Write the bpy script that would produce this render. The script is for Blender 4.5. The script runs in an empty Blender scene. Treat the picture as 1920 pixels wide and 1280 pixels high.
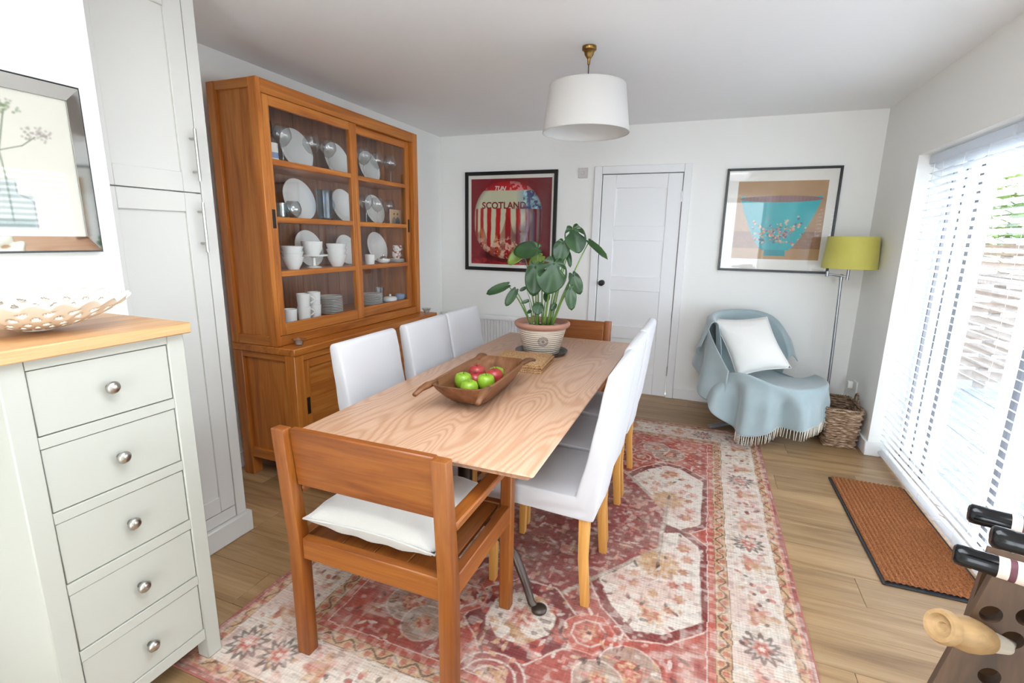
import bpy, bmesh, math, random
import numpy as np
from mathutils import Vector, Matrix
random.seed(7)
rng = np.random.default_rng(11)
PI = math.pi
scene = bpy.context.scene
col = scene.collection

# ------------------------------------------------------------------ camera
CAM_Z, YAW, PITCH, ROLL, FPX = 1.4287, .3696, .2089, .0178, 918.3
fwd = Vector((-math.sin(YAW)*math.cos(PITCH), math.cos(YAW)*math.cos(PITCH), -math.sin(PITCH)))
rgt = Vector((math.cos(YAW), math.sin(YAW), 0)); upv = rgt.cross(fwd)
cr = rgt*math.cos(ROLL)+upv*math.sin(ROLL); cu = -rgt*math.sin(ROLL)+upv*math.cos(ROLL)
cd = bpy.data.cameras.new('camera'); cam = bpy.data.objects.new('camera', cd); col.objects.link(cam)
mw = Matrix((cr, cu, -fwd)).transposed().to_4x4(); mw.translation = (0, 0, CAM_Z); cam.matrix_world = mw
cd.sensor_width = 36; cd.lens = FPX/1920*36; cd.clip_start = .02
scene.camera = cam

# ------------------------------------------------------------------ world, lights, exposure
wd = bpy.data.worlds.new('world'); scene.world = wd; wd.use_nodes = True
bg = wd.node_tree.nodes['Background']; bg.inputs[0].default_value = (.84, .92, 1.0, 1); bg.inputs[1].default_value = 8.0
vs = scene.view_settings; vs.view_transform = 'Standard'; vs.look = 'None'; vs.gamma = 1; vs.use_curve_mapping = False; vs.exposure = 0.75
cy = scene.cycles; cy.max_bounces = 8; cy.diffuse_bounces = 6; cy.glossy_bounces = 3; cy.transmission_bounces = 4; cy.transparent_max_bounces = 14
cy.caustics_reflective = False; cy.caustics_refractive = False; cy.sample_clamp_indirect = 6
def portal(name, loc, rot, sx, sy):
    l = bpy.data.lights.new(name, 'AREA'); l.shape = 'RECTANGLE'; l.size = sx; l.size_y = sy; l.cycles.is_portal = True
    o = bpy.data.objects.new(name, l); o.location = loc; o.rotation_euler = rot; col.objects.link(o)
portal('garden_window_portal', (1.45, 2.35, .99), (0, PI/2, 0), 1.95, 2.95)
portal('rooflight_portal', (-.15, .55, 2.51), (0, 0, 0), 1.3, 1.1)  # guides sky light through the unseen opening added overhead
portal('rear_window_portal', (.6, -3.63, 1.15), (PI/2, 0, 0), 1.0, 2.3)

# ------------------------------------------------------------------ helpers
def srgb(r, g, b):
    f = lambda c: (c/255/12.92) if c/255 <= .04045 else ((c/255+.055)/1.055)**2.4
    return (f(r), f(g), f(b))
def at(px, py, **k):                       # a photo pixel to a point on the plane x=, y= or z=
    d = fwd + cr*((px-960)/FPX) - cu*((py-640)/FPX); (a, v), = k.items(); i = 'xyz'.index(a)
    C = Vector((0, 0, CAM_Z)); return C + d*((v-C[i])/d[i])
class B:
    """collects shapes of ONE part"""
    def __init__(s): s.bm = bmesh.new()
    def box(s, x0, x1, y0, y1, z0, z1, bev=.0025, seg=1, M=None):
        t = bmesh.new(); bmesh.ops.create_cube(t, size=1)
        for v in t.verts: v.co = Vector(((x0+x1)/2+v.co.x*(x1-x0), (y0+y1)/2+v.co.y*(y1-y0), (z0+z1)/2+v.co.z*(z1-z0)))
        if bev: bmesh.ops.bevel(t, geom=list(t.edges), offset=bev, segments=seg, profile=.5, affect='EDGES')
        return s._in(t, M)
    def prism(s, poly, axis, a0, a1, bev=0, seg=2, M=None):
        t = bmesh.new(); i = 'xyz'.index(axis); o = [k for k in range(3) if k != i]
        def P(p, a):
            c = [0, 0, 0]; c[i] = a; c[o[0]] = p[0]; c[o[1]] = p[1]; return c
        A = [t.verts.new(P(p, a0)) for p in poly]; Z = [t.verts.new(P(p, a1)) for p in poly]; n = len(poly)
        t.faces.new(A); t.faces.new(Z)
        for k in range(n): t.faces.new((A[k], A[(k+1) % n], Z[(k+1) % n], Z[k]))
        bmesh.ops.recalc_face_normals(t, faces=t.faces)
        if bev: bmesh.ops.bevel(t, geom=list(t.edges), offset=bev, segments=seg, profile=.5, affect='EDGES')
        return s._in(t, M)
    def tube(s, pts, r, seg=8, cap=True, closed=False, flat=1.0):
        pts = [Vector(p) for p in pts]; n = len(pts); rr = r if isinstance(r, (list, tuple)) else [r]*n
        t = bmesh.new(); rings = []; N = None
        for k, p in enumerate(pts):
            a = pts[(k-1) % n] if (closed or k > 0) else p; b = pts[(k+1) % n] if (closed or k < n-1) else p
            T = (b-a).normalized()
            if N is None: N = T.orthogonal().normalized() if abs(T.z) > .9 or flat == 1 else T.cross(Vector((0, 0, 1))).normalized()
            N = (N-T*N.dot(T)).normalized(); Bn = T.cross(N)
            rings.append([t.verts.new(p+N*(rr[k]*math.cos(2*PI*j/seg))+Bn*(rr[k]*flat*math.sin(2*PI*j/seg))) for j in range(seg)])
        for k in range(n if closed else n-1):
            A, Z = rings[k], rings[(k+1) % n]
            for j in range(seg): t.faces.new((A[j], A[(j+1) % seg], Z[(j+1) % seg], Z[j]))
        if cap and not closed: t.faces.new(rings[0][::-1]); t.faces.new(rings[-1])
        return s._in(t)
    def lathe(s, prof, c=(0, 0, 0), seg=32, M=None, sx=1, sy=1):
        t = bmesh.new(); rings = []
        for r, z in prof:
            if r < 1e-6: rings.append([t.verts.new((c[0], c[1], c[2]+z))])
            else: rings.append([t.verts.new((c[0]+sx*r*math.cos(2*PI*j/seg), c[1]+sy*r*math.sin(2*PI*j/seg), c[2]+z)) for j in range(seg)])
        for A, Z in zip(rings, rings[1:]):
            for j in range(seg):
                q = [A[j % len(A)], A[(j+1) % len(A)], Z[(j+1) % len(Z)], Z[j % len(Z)]]
                q = [v for k, v in enumerate(q) if v not in q[:k]]
                if len(q) > 2: t.faces.new(q)
        return s._in(t, M)
    def grid(s, fn, nu, nv, closed=False, skip=None, thick=0):
        t = bmesh.new(); nn = nu if closed else nu+1
        V = [[t.verts.new(fn(i/nu, j/nv)) for j in range(nv+1)] for i in range(nn)]
        for i in range(nu):
            for j in range(nv):
                if skip and skip(i, j): continue
                t.faces.new((V[i][j], V[(i+1) % nn][j], V[(i+1) % nn][j+1], V[i][j+1]))
        bmesh.ops.delete(t, geom=[v for v in t.verts if not v.link_faces], context='VERTS')
        bmesh.ops.recalc_face_normals(t, faces=t.faces)
        if thick:
            bmesh.ops.solidify(t, geom=list(t.faces), thickness=thick)
        return s._in(t)
    def _in(s, t, M=None):
        if M is not None: bmesh.ops.transform(t, matrix=M, verts=t.verts)
        me = bpy.data.meshes.new('tmp'); t.to_mesh(me); t.free(); s.bm.from_mesh(me); bpy.data.meshes.remove(me); return s
    def xf(s, M): bmesh.ops.transform(s.bm, matrix=M, verts=s.bm.verts); return s
    def sub(s, n=1):
        bmesh.ops.subdivide_edges(s.bm, edges=list(s.bm.edges), cuts=n, use_grid_fill=True); return s
    def wrinkle(s, fn):
        s.bm.normal_update()
        for v in s.bm.verts: v.co += v.normal*fn(v.co)
        return s
    def build(s, name, mat, parent=None, smooth=None, local=False):
        """ONE mesh object; shapes are given in world space unless local=True"""
        if parent is not None and not local:
            r = parent
            while r.parent: r = r.parent
            bmesh.ops.translate(s.bm, vec=-r.location, verts=s.bm.verts)
        me = bpy.data.meshes.new(name); s.bm.normal_update(); s.bm.to_mesh(me); s.bm.free()
        return obj(name, me, mat, parent, smooth)
def obj(name, me, mat, parent=None, smooth=None):
    o = bpy.data.objects.new(name, me); col.objects.link(o)
    if mat: me.materials.append(mat)
    if smooth == 'all': me.shade_smooth()
    elif smooth is not False:
        me.shade_smooth()
        try: me.set_sharp_from_angle(angle=math.radians(smooth or 40))
        except Exception: pass
    if parent is not None: o.parent = parent
    return o
def tag(o, label, cat, group=None):
    o['label'] = label; o['category'] = cat
    if group: o['group'] = group
    return o
def thing(name, label, cat, loc=(0, 0, 0), rz=0, group=None):
    o = bpy.data.objects.new(name, None); col.objects.link(o); o.empty_display_size = .05
    o.location = loc; o.rotation_euler = (0, 0, rz); return tag(o, label, cat, group)
def struct(o): o['kind'] = 'structure'; return o
def dup(root, loc, rz=0, label=None, scale=None):
    r = root.copy(); col.objects.link(r); r.location = loc; r.rotation_euler = (0, 0, rz)
    if scale: r.scale = scale
    if label: r['label'] = label
    for ch in root.children:
        c = ch.copy(); col.objects.link(c); c.parent = r
        for g in ch.children: d = g.copy(); col.objects.link(d); d.parent = c
    return r

# ------------------------------------------------------------------ materials
def mat(name, c, rough=.5, metal=0, spec=.5, **k):
    m = bpy.data.materials.new(name); m.use_nodes = True; p = m.node_tree.nodes['Principled BSDF']
    p.inputs['Base Color'].default_value = (*c, 1); p.inputs['Roughness'].default_value = rough; p.inputs['Metallic'].default_value = metal
    p.inputs['Specular IOR Level'].default_value = spec
    for a, v in k.items(): p.inputs[a.replace('_', ' ')].default_value = v
    return m
def nodes(m): return m.node_tree.nodes, m.node_tree.links, m.node_tree.nodes['Principled BSDF']
def texco(m, scale, rnd=True, kind='Object'):
    N, L, p = nodes(m); tc = N.new('ShaderNodeTexCoord'); mp = N.new('ShaderNodeMapping'); mp.inputs['Scale'].default_value = scale
    L.new(tc.outputs[kind], mp.inputs['Vector'])
    if rnd:
        oi = N.new('ShaderNodeObjectInfo'); mu = N.new('ShaderNodeMath'); mu.operation = 'MULTIPLY'; mu.inputs[1].default_value = 37
        L.new(oi.outputs['Random'], mu.inputs[0]); L.new(mu.outputs[0], mp.inputs['Location'])
    return mp
def noise(m, vec, scale=1, detail=4, rough=.55, dist=0):
    N, L, p = nodes(m); n = N.new('ShaderNodeTexNoise'); n.inputs['Scale'].default_value = scale; n.inputs['Detail'].default_value = detail
    n.inputs['Roughness'].default_value = rough; n.inputs['Distortion'].default_value = dist; L.new(vec.outputs[0], n.inputs['Vector']); return n
def ramp(m, src, stops):
    N, L, p = nodes(m); r = N.new('ShaderNodeValToRGB'); e = r.color_ramp.elements
    while len(e) < len(stops): e.new(.5)
    for k, (pos, c) in enumerate(stops): e[k].position = pos; e[k].color = (*c, 1)
    L.new(src, r.inputs[0]); return r
def bump(m, src, strength=.2, dist=.002):
    N, L, p = nodes(m); b = N.new('ShaderNodeBump'); b.inputs['Strength'].default_value = strength; b.inputs['Distance'].default_value = dist
    L.new(src, b.inputs['Height']); L.new(b.outputs[0], p.inputs['Normal']); return b
def mixc(m, a, b, fac, mode='MIX'):
    N, L, p = nodes(m); x = N.new('ShaderNodeMix'); x.data_type = 'RGBA'; x.blend_type = mode
    if isinstance(fac, (int, float)): x.inputs[0].default_value = fac
    else: L.new(fac, x.inputs[0])
    L.new(a, x.inputs[6]) if hasattr(a, 'is_linked') else None
    if not hasattr(a, 'is_linked'): x.inputs[6].default_value = (*a, 1)
    if hasattr(b, 'is_linked'): L.new(b, x.inputs[7])
    else: x.inputs[7].default_value = (*b, 1)
    return x.outputs[2]
def wood(name, dark, mid, light, axis='z', rough=.42, sc=1.0, tone=.10):
    m = mat(name, mid, rough); N, L, p = nodes(m)
    s = [16*sc]*3; s['xyz'.index(axis)] = 1.1*sc
    mp = texco(m, s); n = noise(m, mp, 1.0, 5, .6, 1.2)
    r = ramp(m, n.outputs[0], [(.28, dark), (.5, mid), (.74, light)])
    s2 = [130*sc]*3; s2['xyz'.index(axis)] = 4*sc
    mp2 = texco(m, s2); n2 = noise(m, mp2, 1, 3, .6)
    r2 = ramp(m, n2.outputs[0], [(.3, (.80, .80, .80)), (.65, (1, 1, 1))])
    c = mixc(m, r.outputs[0], r2.outputs[0], 1.0, 'MULTIPLY')
    oi = N.new('ShaderNodeObjectInfo'); hs = N.new('ShaderNodeHueSaturation'); mr = N.new('ShaderNodeMapRange')
    mr.inputs[3].default_value = 1-tone; mr.inputs[4].default_value = 1+tone; L.new(oi.outputs['Random'], mr.inputs[0]); L.new(mr.outputs[0], hs.inputs['Value'])
    L.new(c, hs.inputs['Color']); L.new(hs.outputs[0], p.inputs['Base Color']); bump(m, n2.outputs[0], .12, .001); return m
def painted(name, c, rough=.6, b=.04):
    m = mat(name, c, rough, spec=.3); n = noise(m, texco(m, (60, 60, 60), False), 1, 3); bump(m, n.outputs[0], b, .002); return m
def vcol(name, rough=.6, spec=.3, weave=None):
    m = mat(name, (1, 1, 1), rough, spec=spec); N, L, p = nodes(m)
    a = N.new('ShaderNodeVertexColor'); a.layer_name = 'Col'; L.new(a.outputs[0], p.inputs['Base Color'])
    if weave: n = noise(m, texco(m, weave, False), 1, 2); bump(m, n.outputs[0], .5, .003)
    return m
def thinglass(name, tint=(1, 1, 1), f0=.04, gl=1.0, rough=.02):
    m = bpy.data.materials.new(name); m.use_nodes = True; N = m.node_tree.nodes; L = m.node_tree.links; N.clear()
    out = N.new('ShaderNodeOutputMaterial'); tr = N.new('ShaderNodeBsdfTransparent'); g = N.new('ShaderNodeBsdfGlossy'); g.inputs['Roughness'].default_value = rough
    tr.inputs[0].default_value = (*tint, 1); lw = N.new('ShaderNodeLayerWeight'); lw.inputs['Blend'].default_value = .5
    pw_ = N.new('ShaderNodeMath'); pw_.operation = 'POWER'; pw_.inputs[1].default_value = 4.5; ad = N.new('ShaderNodeMath'); ad.operation = 'MULTIPLY_ADD'; ad.inputs[1].default_value = .8; ad.inputs[2].default_value = f0
    L.new(lw.outputs['Facing'], pw_.inputs[0]); L.new(pw_.outputs[0], ad.inputs[0]); lw = ad
    mx = N.new('ShaderNodeMixShader'); L.new(lw.outputs[0], mx.inputs[0]); L.new(tr.outputs[0], mx.inputs[1]); L.new(g.outputs[0], mx.inputs[2]); L.new(mx.outputs[0], out.inputs[0]); return m
W = {}
W['wall'] = painted('white_wall_paint', srgb(244, 243, 239), .75)
W['ceil'] = painted('white_ceiling_paint', srgb(247, 247, 247), .8)
W['trim'] = painted('white_satin_paint', srgb(240, 240, 240), .4, .01)
W['cup'] = painted('white_cupboard_paint', srgb(208, 205, 199), .45, .01)
W['cream'] = painted('cream_furniture_paint', srgb(181, 180, 170), .45, .01)
W['floor'] = wood('oak_plank', srgb(130, 97, 60), srgb(166, 131, 90), srgb(184, 151, 111), 'x', .38, .8, .12)
W['teak'] = wood('teak_vertical', srgb(154, 82, 26), srgb(191, 113, 42), srgb(211, 138, 62), 'z', .4)
W['teaky'] = wood('teak_lengthwise', srgb(154, 82, 26), srgb(191, 113, 42), srgb(211, 138, 62), 'y', .4)
W['teakx'] = wood('teak_crosswise', srgb(154, 82, 26), srgb(191, 113, 42), srgb(211, 138, 62), 'x', .4)
W['teakd'] = wood('teak_back_board', srgb(120, 76, 48), srgb(150, 98, 66), srgb(178, 126, 92), 'z', .55)
W['ac'] = wood('armchair_teak_upright', srgb(112, 56, 16), srgb(142, 77, 24), srgb(162, 98, 38), 'z', .38)
W['acx'] = wood('armchair_teak_cross', srgb(112, 56, 16), srgb(142, 77, 24), srgb(162, 98, 38), 'x', .38)
W['acy'] = wood('armchair_teak_length', srgb(112, 56, 16), srgb(142, 77, 24), srgb(162, 98, 38), 'y', .38)
W['beech'] = wood('beech_leg', srgb(196, 136, 62), srgb(212, 152, 76), srgb(224, 168, 92), 'z', .4, .7, .04)
W['oaktop'] = wood('oak_chest_top', srgb(190, 134, 82), srgb(216, 164, 110), srgb(228, 182, 130), 'y', .4, .9, .03)
W['rackwood'] = wood('dark_rack_wood', srgb(62, 42, 26), srgb(86, 60, 38), srgb(106, 78, 52), 'z', .6)
W['pine'] = wood('pale_turned_wood', srgb(150, 114, 72), srgb(172, 136, 92), srgb(186, 154, 112), 'x', .5, .8)
W['trough'] = wood('old_carved_wood', srgb(88, 52, 30), srgb(126, 80, 46), srgb(156, 110, 74), 'y', .5, .6)
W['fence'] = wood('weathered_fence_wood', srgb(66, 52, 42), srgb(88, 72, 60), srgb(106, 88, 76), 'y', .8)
W['chrome'] = mat('brushed_nickel', srgb(190, 186, 180), .28, 1)
W['steel'] = mat('satin_steel', srgb(172, 174, 178), .35, 1)
W['brass'] = mat('aged_brass', srgb(150, 116, 66), .3, 1)
W['iron'] = mat('dark_bronze_iron', srgb(84, 74, 68), .42, .8)
W['black'] = mat('black_lacquer', srgb(18, 18, 18), .3)
W['blackm'] = mat('black_recess', srgb(26, 24, 22), .5)
W['rubber'] = mat('black_rubber', srgb(34, 32, 34), .7)
W['china'] = mat('white_glazed_china', srgb(234, 234, 230), .18)
W['chinab'] = mat('blue_glazed_china', srgb(128, 152, 190), .2)
W['mount'] = mat('off_white_mount', srgb(234, 230, 222), .6)
W['plastic'] = mat('white_plastic', srgb(232, 230, 226), .4)
W['grey'] = mat('grey_switch_plastic', srgb(206, 200, 196), .4)
W['gasket'] = mat('grey_gasket', srgb(120, 120, 126), .6)
W['upvc'] = mat('white_window_frame', srgb(240, 242, 246), .35)
W['glass'] = thinglass('cabinet_glass')
W['pglass'] = thinglass('picture_glass', (1, 1, 1), .022)
W['wglass'] = thinglass('window_glass', (.97, .985, .98))
W['wine'] = thinglass('drinking_glass', (.88, .90, .90), .15)
W['bglass'] = thinglass('pale_blue_glass', (.72, .84, .92))
W['plateglass'] = mat('mirror_glass', srgb(226, 228, 226), .05, 1)
W['soil'] = mat('dark_potting_soil', srgb(44, 34, 28), .95)
W['cord'] = mat('twisted_flex', srgb(66, 50, 44), .6)
def cloth(name, c, rough=.9, sheen=.3, sc=700, bs=.25, var=None, trans=0):
    m = mat(name, c, rough, spec=.1, Sheen_Weight=sheen); N, L, p = nodes(m)
    n = noise(m, texco(m, (sc, sc, sc), False), 1, 2); bump(m, n.outputs[0], bs, .0015)
    if var:
        n2 = noise(m, texco(m, (9, 9, 9), False), 1, 4); r = ramp(m, n2.outputs[0], [(.3, var), (.7, c)]); L.new(r.outputs[0], p.inputs['Base Color'])
    return m
W['slip'] = cloth('white_cotton_cover', srgb(204, 202, 204), .9, .2)
W['fleece'] = cloth('cream_boucle', srgb(192, 188, 182), .95, .6, 260, .8)
W['pillow'] = cloth('white_cushion_linen', srgb(236, 232, 226), .9, .3)
W['throw'] = cloth('duck_egg_wool', srgb(164, 178, 180), .95, .5, 420, .5, srgb(155, 170, 173))
W['fringe'] = cloth('ivory_fringe', srgb(224, 216, 200), .95)
W['shade'] = cloth('white_lampshade_linen', srgb(222, 218, 214), .85, 0, 500, .1)
W['ochre'] = cloth('ochre_lampshade_silk', srgb(218, 210, 112), .6, .2, 500, .1, srgb(210, 200, 100))
W['slat'] = mat('white_blind_slat', srgb(244, 245, 246), .45)
def twoside(m, tcol, f):
    N, L, p = nodes(m); t = N.new('ShaderNodeBsdfTranslucent'); t.inputs[0].default_value = (*tcol, 1); mx = N.new('ShaderNodeMixShader'); mx.inputs[0].default_value = f
    o = [n for n in N if n.type == 'OUTPUT_MATERIAL'][0]; L.new(p.outputs[0], mx.inputs[1]); L.new(t.outputs[0], mx.inputs[2]); L.new(mx.outputs[0], o.inputs[0])
twoside(W['slat'], (.95, .96, .98), .6); twoside(W['shade'], (.9, .88, .85), .25); twoside(W['ochre'], srgb(200, 190, 80), .2)
m = W['oak_top'] = mat('oak_table_top', srgb(205, 160, 122), .34); N, L, p = nodes(m)
mp = texco(m, (3.8, .8, 1), False); nz = noise(m, mp, 1.0, 1.6, .45, .25)
mu = N.new('ShaderNodeMath'); mu.operation = 'MULTIPLY'; mu.inputs[1].default_value = 210; L.new(nz.outputs[0], mu.inputs[0]); sn = N.new('ShaderNodeMath'); sn.operation = 'SINE'; L.new(mu.outputs[0], sn.inputs[0])
mr = N.new('ShaderNodeMapRange'); mr.inputs[1].default_value = -1; mr.inputs[2].default_value = 1; L.new(sn.outputs[0], mr.inputs[0])
r1 = ramp(m, mr.outputs[0], [(.0, srgb(193, 148, 117)), (.4, srgb(202, 160, 130)), (.8, srgb(207, 167, 138))])
n2 = noise(m, texco(m, (160, 5, 1), False), 1, 3); r2 = ramp(m, n2.outputs[0], [(.3, (.86, .84, .82)), (.65, (1, 1, 1))])
L.new(mixc(m, r1.outputs[0], r2.outputs[0], 1, 'MULTIPLY'), p.inputs['Base Color']); bump(m, n2.outputs[0], .08, .001)
m = W['coir'] = mat('brown_coir', srgb(150, 92, 56), .95, spec=.1); N, L, p = nodes(m)
n = noise(m, texco(m, (300, 90, 90), False), 1, 3); r = ramp(m, n.outputs[0], [(.3, srgb(110, 62, 34)), (.6, srgb(166, 106, 66)), (.8, srgb(190, 134, 90))])
L.new(r.outputs[0], p.inputs['Base Color']); bump(m, n.outputs[0], .8, .004)
m = W['jute'] = mat('woven_jute', srgb(172, 126, 82), .95, spec=.1); N, L, p = nodes(m)
n = noise(m, texco(m, (160, 160, 160), False), 1, 3); r = ramp(m, n.outputs[0], [(.3, srgb(130, 92, 60)), (.5, srgb(186, 144, 102)), (.7, srgb(220, 186, 146))])
L.new(r.outputs[0], p.inputs['Base Color']); bump(m, n.outputs[0], .9, .005)
m = W['wicker'] = mat('grey_brown_wicker', srgb(140, 110, 88), .8, spec=.2); N, L, p = nodes(m)
n = noise(m, texco(m, (26, 26, 160), False), 1, 3); r = ramp(m, n.outputs[0], [(.32, srgb(74, 52, 38)), (.5, srgb(140, 112, 88)), (.7, srgb(196, 172, 146))])
L.new(r.outputs[0], p.inputs['Base Color'])
m = W['leaf'] = mat('glossy_leaf', srgb(62, 100, 52), .3); N, L, p = nodes(m)
n = noise(m, texco(m, (12, 12, 12)), 1, 3); r = ramp(m, n.outputs[0], [(.3, srgb(34, 64, 36)), (.7, srgb(58, 94, 46))]); L.new(r.outputs[0], p.inputs['Base Color'])
W['leafl'] = mat('pale_young_leaf', srgb(128, 150, 56), .35); W['stem'] = mat('green_stem', srgb(104, 134, 62), .4)
for k in ('leaf', 'leafl'): twoside(W[k], srgb(110, 150, 50), .25)
m = W['pot'] = mat('cream_stoneware', srgb(214, 202, 186), .55); N, L, p = nodes(m)
wv = N.new('ShaderNodeTexWave'); wv.bands_direction = 'Z'; wv.inputs['Scale'].default_value = 26; wv.inputs['Distortion'].default_value = .3
L.new(texco(m, (1, 1, 1), False).outputs[0], wv.inputs['Vector']); bump(m, wv.outputs['Fac'], .5, .004)
W['terra'] = mat('terracotta_rim', srgb(170, 122, 104), .7)
m = W['lace'] = mat('pearl_white_enamel', srgb(236, 228, 212), .25, 0)
for nm, c, d in (('green_apple', (142, 176, 44), (112, 150, 34)), ('red_apple', (146, 30, 40), (176, 70, 60))):
    m = W[nm] = mat(nm+'_skin', srgb(*c), .3); N, L, p = nodes(m)
    n = noise(m, texco(m, (20, 20, 20)), 1, 3); r = ramp(m, n.outputs[0], [(.35, srgb(*c)), (.7, srgb(*d))]); L.new(r.outputs[0], p.inputs['Base Color'])

# ------------------------------------------------------------------ the room
XL, XR, YB, H, YR = -2.59, 1.154, 4.59, 2.4, -3.5
fl = struct(B().box(XL-.1, 1.42, YR, YB+.1, -.06, -.004, 0).build('floor', W['floor']))
pw, pl = .19, 1.28; row = 0; y = YB-.004
while y > .35:
    x = XL-.0+(-(row*.47) % pl)-pl
    while x < 1.235:
        a, b = max(x, XL), min(x+pl, 1.235)
        if b-a > .03: B().box(a+.0006, b-.0006, y-pw+.0006, y-.0006, -.004, 0, .0012).build('plank', W['floor'], fl)
        x += pl
    y -= pw; row += 1
struct(B().box(XL-.1, 1.5, 1.1, YB+.1, H, H+.1, 0).build('ceiling', W['ceil']))
struct(B().prism([(XL-.1, YR), (1.5, YR), (1.5, 1.1), (.5, 1.1), (.5, .0), (-.8, .0), (-.8, 1.1), (XL-.1, 1.1)], 'z', H, H+.1).build('ceiling_rooflight', W['ceil']))   # out-of-view opening added to let in sky light from above
DX0, DX1, DZ = -.931, -.239, 1.996
struct(B().prism([(XL-.1, 0), (DX0-.01, 0), (DX0-.01, DZ+.012), (DX1+.01, DZ+.012), (DX1+.01, 0), (XR+.25, 0), (XR+.25, H), (XL-.1, H)], 'y', YB, YB+.12).build('wall_back', W['wall']))
struct(B().box(XL-.1, XL, 1.1, YB, 0, H, 0).build('wall_left', W['wall']))
struct(B().box(XL-.1, -1.87, YR, 1.098, 0, H, .003).build('wall_pier', W['wall']))
WY0, WY1, WZ = .88, 3.848, 1.964
struct(B().prism([(YR, 0), (WY0, 0), (WY0, WZ), (WY1, WZ), (WY1, 0), (YB, 0), (YB, H), (YR, H)], 'x', XR, XR+.26, 0).build('wall_right', W['wall']))
W['tile'] = mat('pale_kitchen_tile', srgb(226, 222, 214), .4)
struct(B().box(XL, XR, YR, .33, -.004, -.0005, 0).build('floor_kitchen', W['tile']))  # unseen pale floor added to bounce light up to the ceiling
# rear wall of the open-plan room, behind the camera
struct(B().prism([(XL-.1, 0), (.1, 0), (.1, 2.3), (1.1, 2.3), (1.1, 0), (XR+.26, 0), (XR+.26, H), (XL-.1, H)], 'y', YR-.12, YR).build('wall_rear', W['wall']))
def base(nm, x0, x1, y0, y1): struct(B().box(x0, x1, y0, y1, 0, .1, .004).build(nm, W['trim']))
base('baseboard_back', -.172, XR, YB-.016, YB); base('baseboard_back', XL, -1.004, YB-.016, YB)
base('baseboard_left', XL, XL+.016, 1.56, YB-.016); base('baseboard_right', XR-.016, XR, WY1, YB-.016)
struct(B().box(XR-.016, 1.232, WY1-.014, WY1, 0, .1, .004).build('baseboard_right', W['trim']))
struct(B().box(-1.2, .1, YB+.125, YB+.16, 0, 2.3, 0).build('wall_hall', W['wall']))  # unseen panel added to stop outdoor light leaking round the door
# door
dr = struct(thing('door_1', '', ''));  dr.location = ((DX0+DX1)/2, YB, 0); del dr['category']; dr['label'] = 'white four-panel interior door with a black knob'
sw = .124; zs = [.006, .20, .52, .64, .97, 1.10, 1.42, 1.55, 1.875, DZ]
for a, b in ((DX0+.003, DX0+sw), (DX1-sw, DX1-.003)): B().box(a, b, YB-.004, YB+.036, .006, DZ-.003, .003).build('stile', W['trim'], dr)
for a, b in zip(zs[0::2], zs[1::2]): B().box(DX0+sw+.0005, DX1-sw-.0005, YB-.004, YB+.036, a, b-(.003 if b == DZ else 0), .003).build('rail', W['trim'], dr)
for a, b in zip(zs[1:-1:2], zs[2:-1:2]): B().box(DX0+sw-.005, DX1-sw+.005, YB+.008, YB+.028, a-.005, b+.005, 0).build('panel', W['trim'], dr)
kx = DX0+.047
kb = B(); kb.lathe([(0, 0), (.024, 0), (.026, .004), (.02, .008), (.009, .010), (.009, .03), (.02, .036), (.027, .046), (.027, .056), (.018, .066), (0, .068)], seg=24, M=Matrix.Translation((kx, YB-.004, 1.032)) @ Matrix.Rotation(PI/2, 4, 'X'))
kb.build('knob', W['black'], dr)['label'] = 'round black door knob'
for z in (1.80, .25): B().box(DX1-.008, DX1+.006, YB-.008, YB-.002, z-.045, z+.045, .001).build('hinge', W['steel'], dr)
def trim(n, *a): struct(B().box(*a, .004).build(n, W['trim']))
trim('trim_1', -1.003, DX0-.002, YB-.02, YB, 0, 2.066); trim('trim_2', DX1+.002, -.173, YB-.02, YB, 0, 2.066); trim('trim_3', DX0-.0015, DX1+.0015, YB-.02, YB, DZ+.002, 2.066)
# garden doors behind the blinds
wn = struct(thing('window_1', '', '', (1.34, 2.36, 0))); del wn['category']; wn['label'] = 'white framed glazed garden doors behind the venetian blinds'
def fr(y0, y1, z0, z1, nm='frame', x0=1.315, x1=1.385): B().box(x0, x1, y0, y1, z0, z1, .004).build(nm, W['upvc'], wn)
fr(WY0, WY0+.06, .0, WZ); fr(WY1-.06, WY1, 0, WZ); fr(WY0+.06, WY1-.06, WZ-.07, WZ); fr(WY0+.06, WY1-.06, 0, .04, 'threshold')
for q, q2 in ((3.585, 3.655), (3.395, 3.458), (2.80, 2.86), (2.63, 2.70), (1.90, 1.975), (1.76, 1.835)): fr(q, q2, .04, WZ-.07, 'stile', 1.322, 1.378)
for q, q2 in ((3.772, 3.788), (3.612, 3.622), (3.415, 3.455), (2.712, 2.745), (1.985, 2.0)): B().box(1.318, 1.334, q, q2, .05, WZ-.08, 0).build('gasket', W['gasket'], wn)
for a, b in ((3.66, 3.77), (3.462, 3.58), (2.865, 3.39), (2.005, 2.625), (WY0+.06, 1.755)):
    B().box(1.345, 1.352, a, b, .04, WZ-.07, 0).build('pane', W['wglass'], wn)
    fr(a, b, .04, .11, 'rail', 1.322, 1.378)

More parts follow.
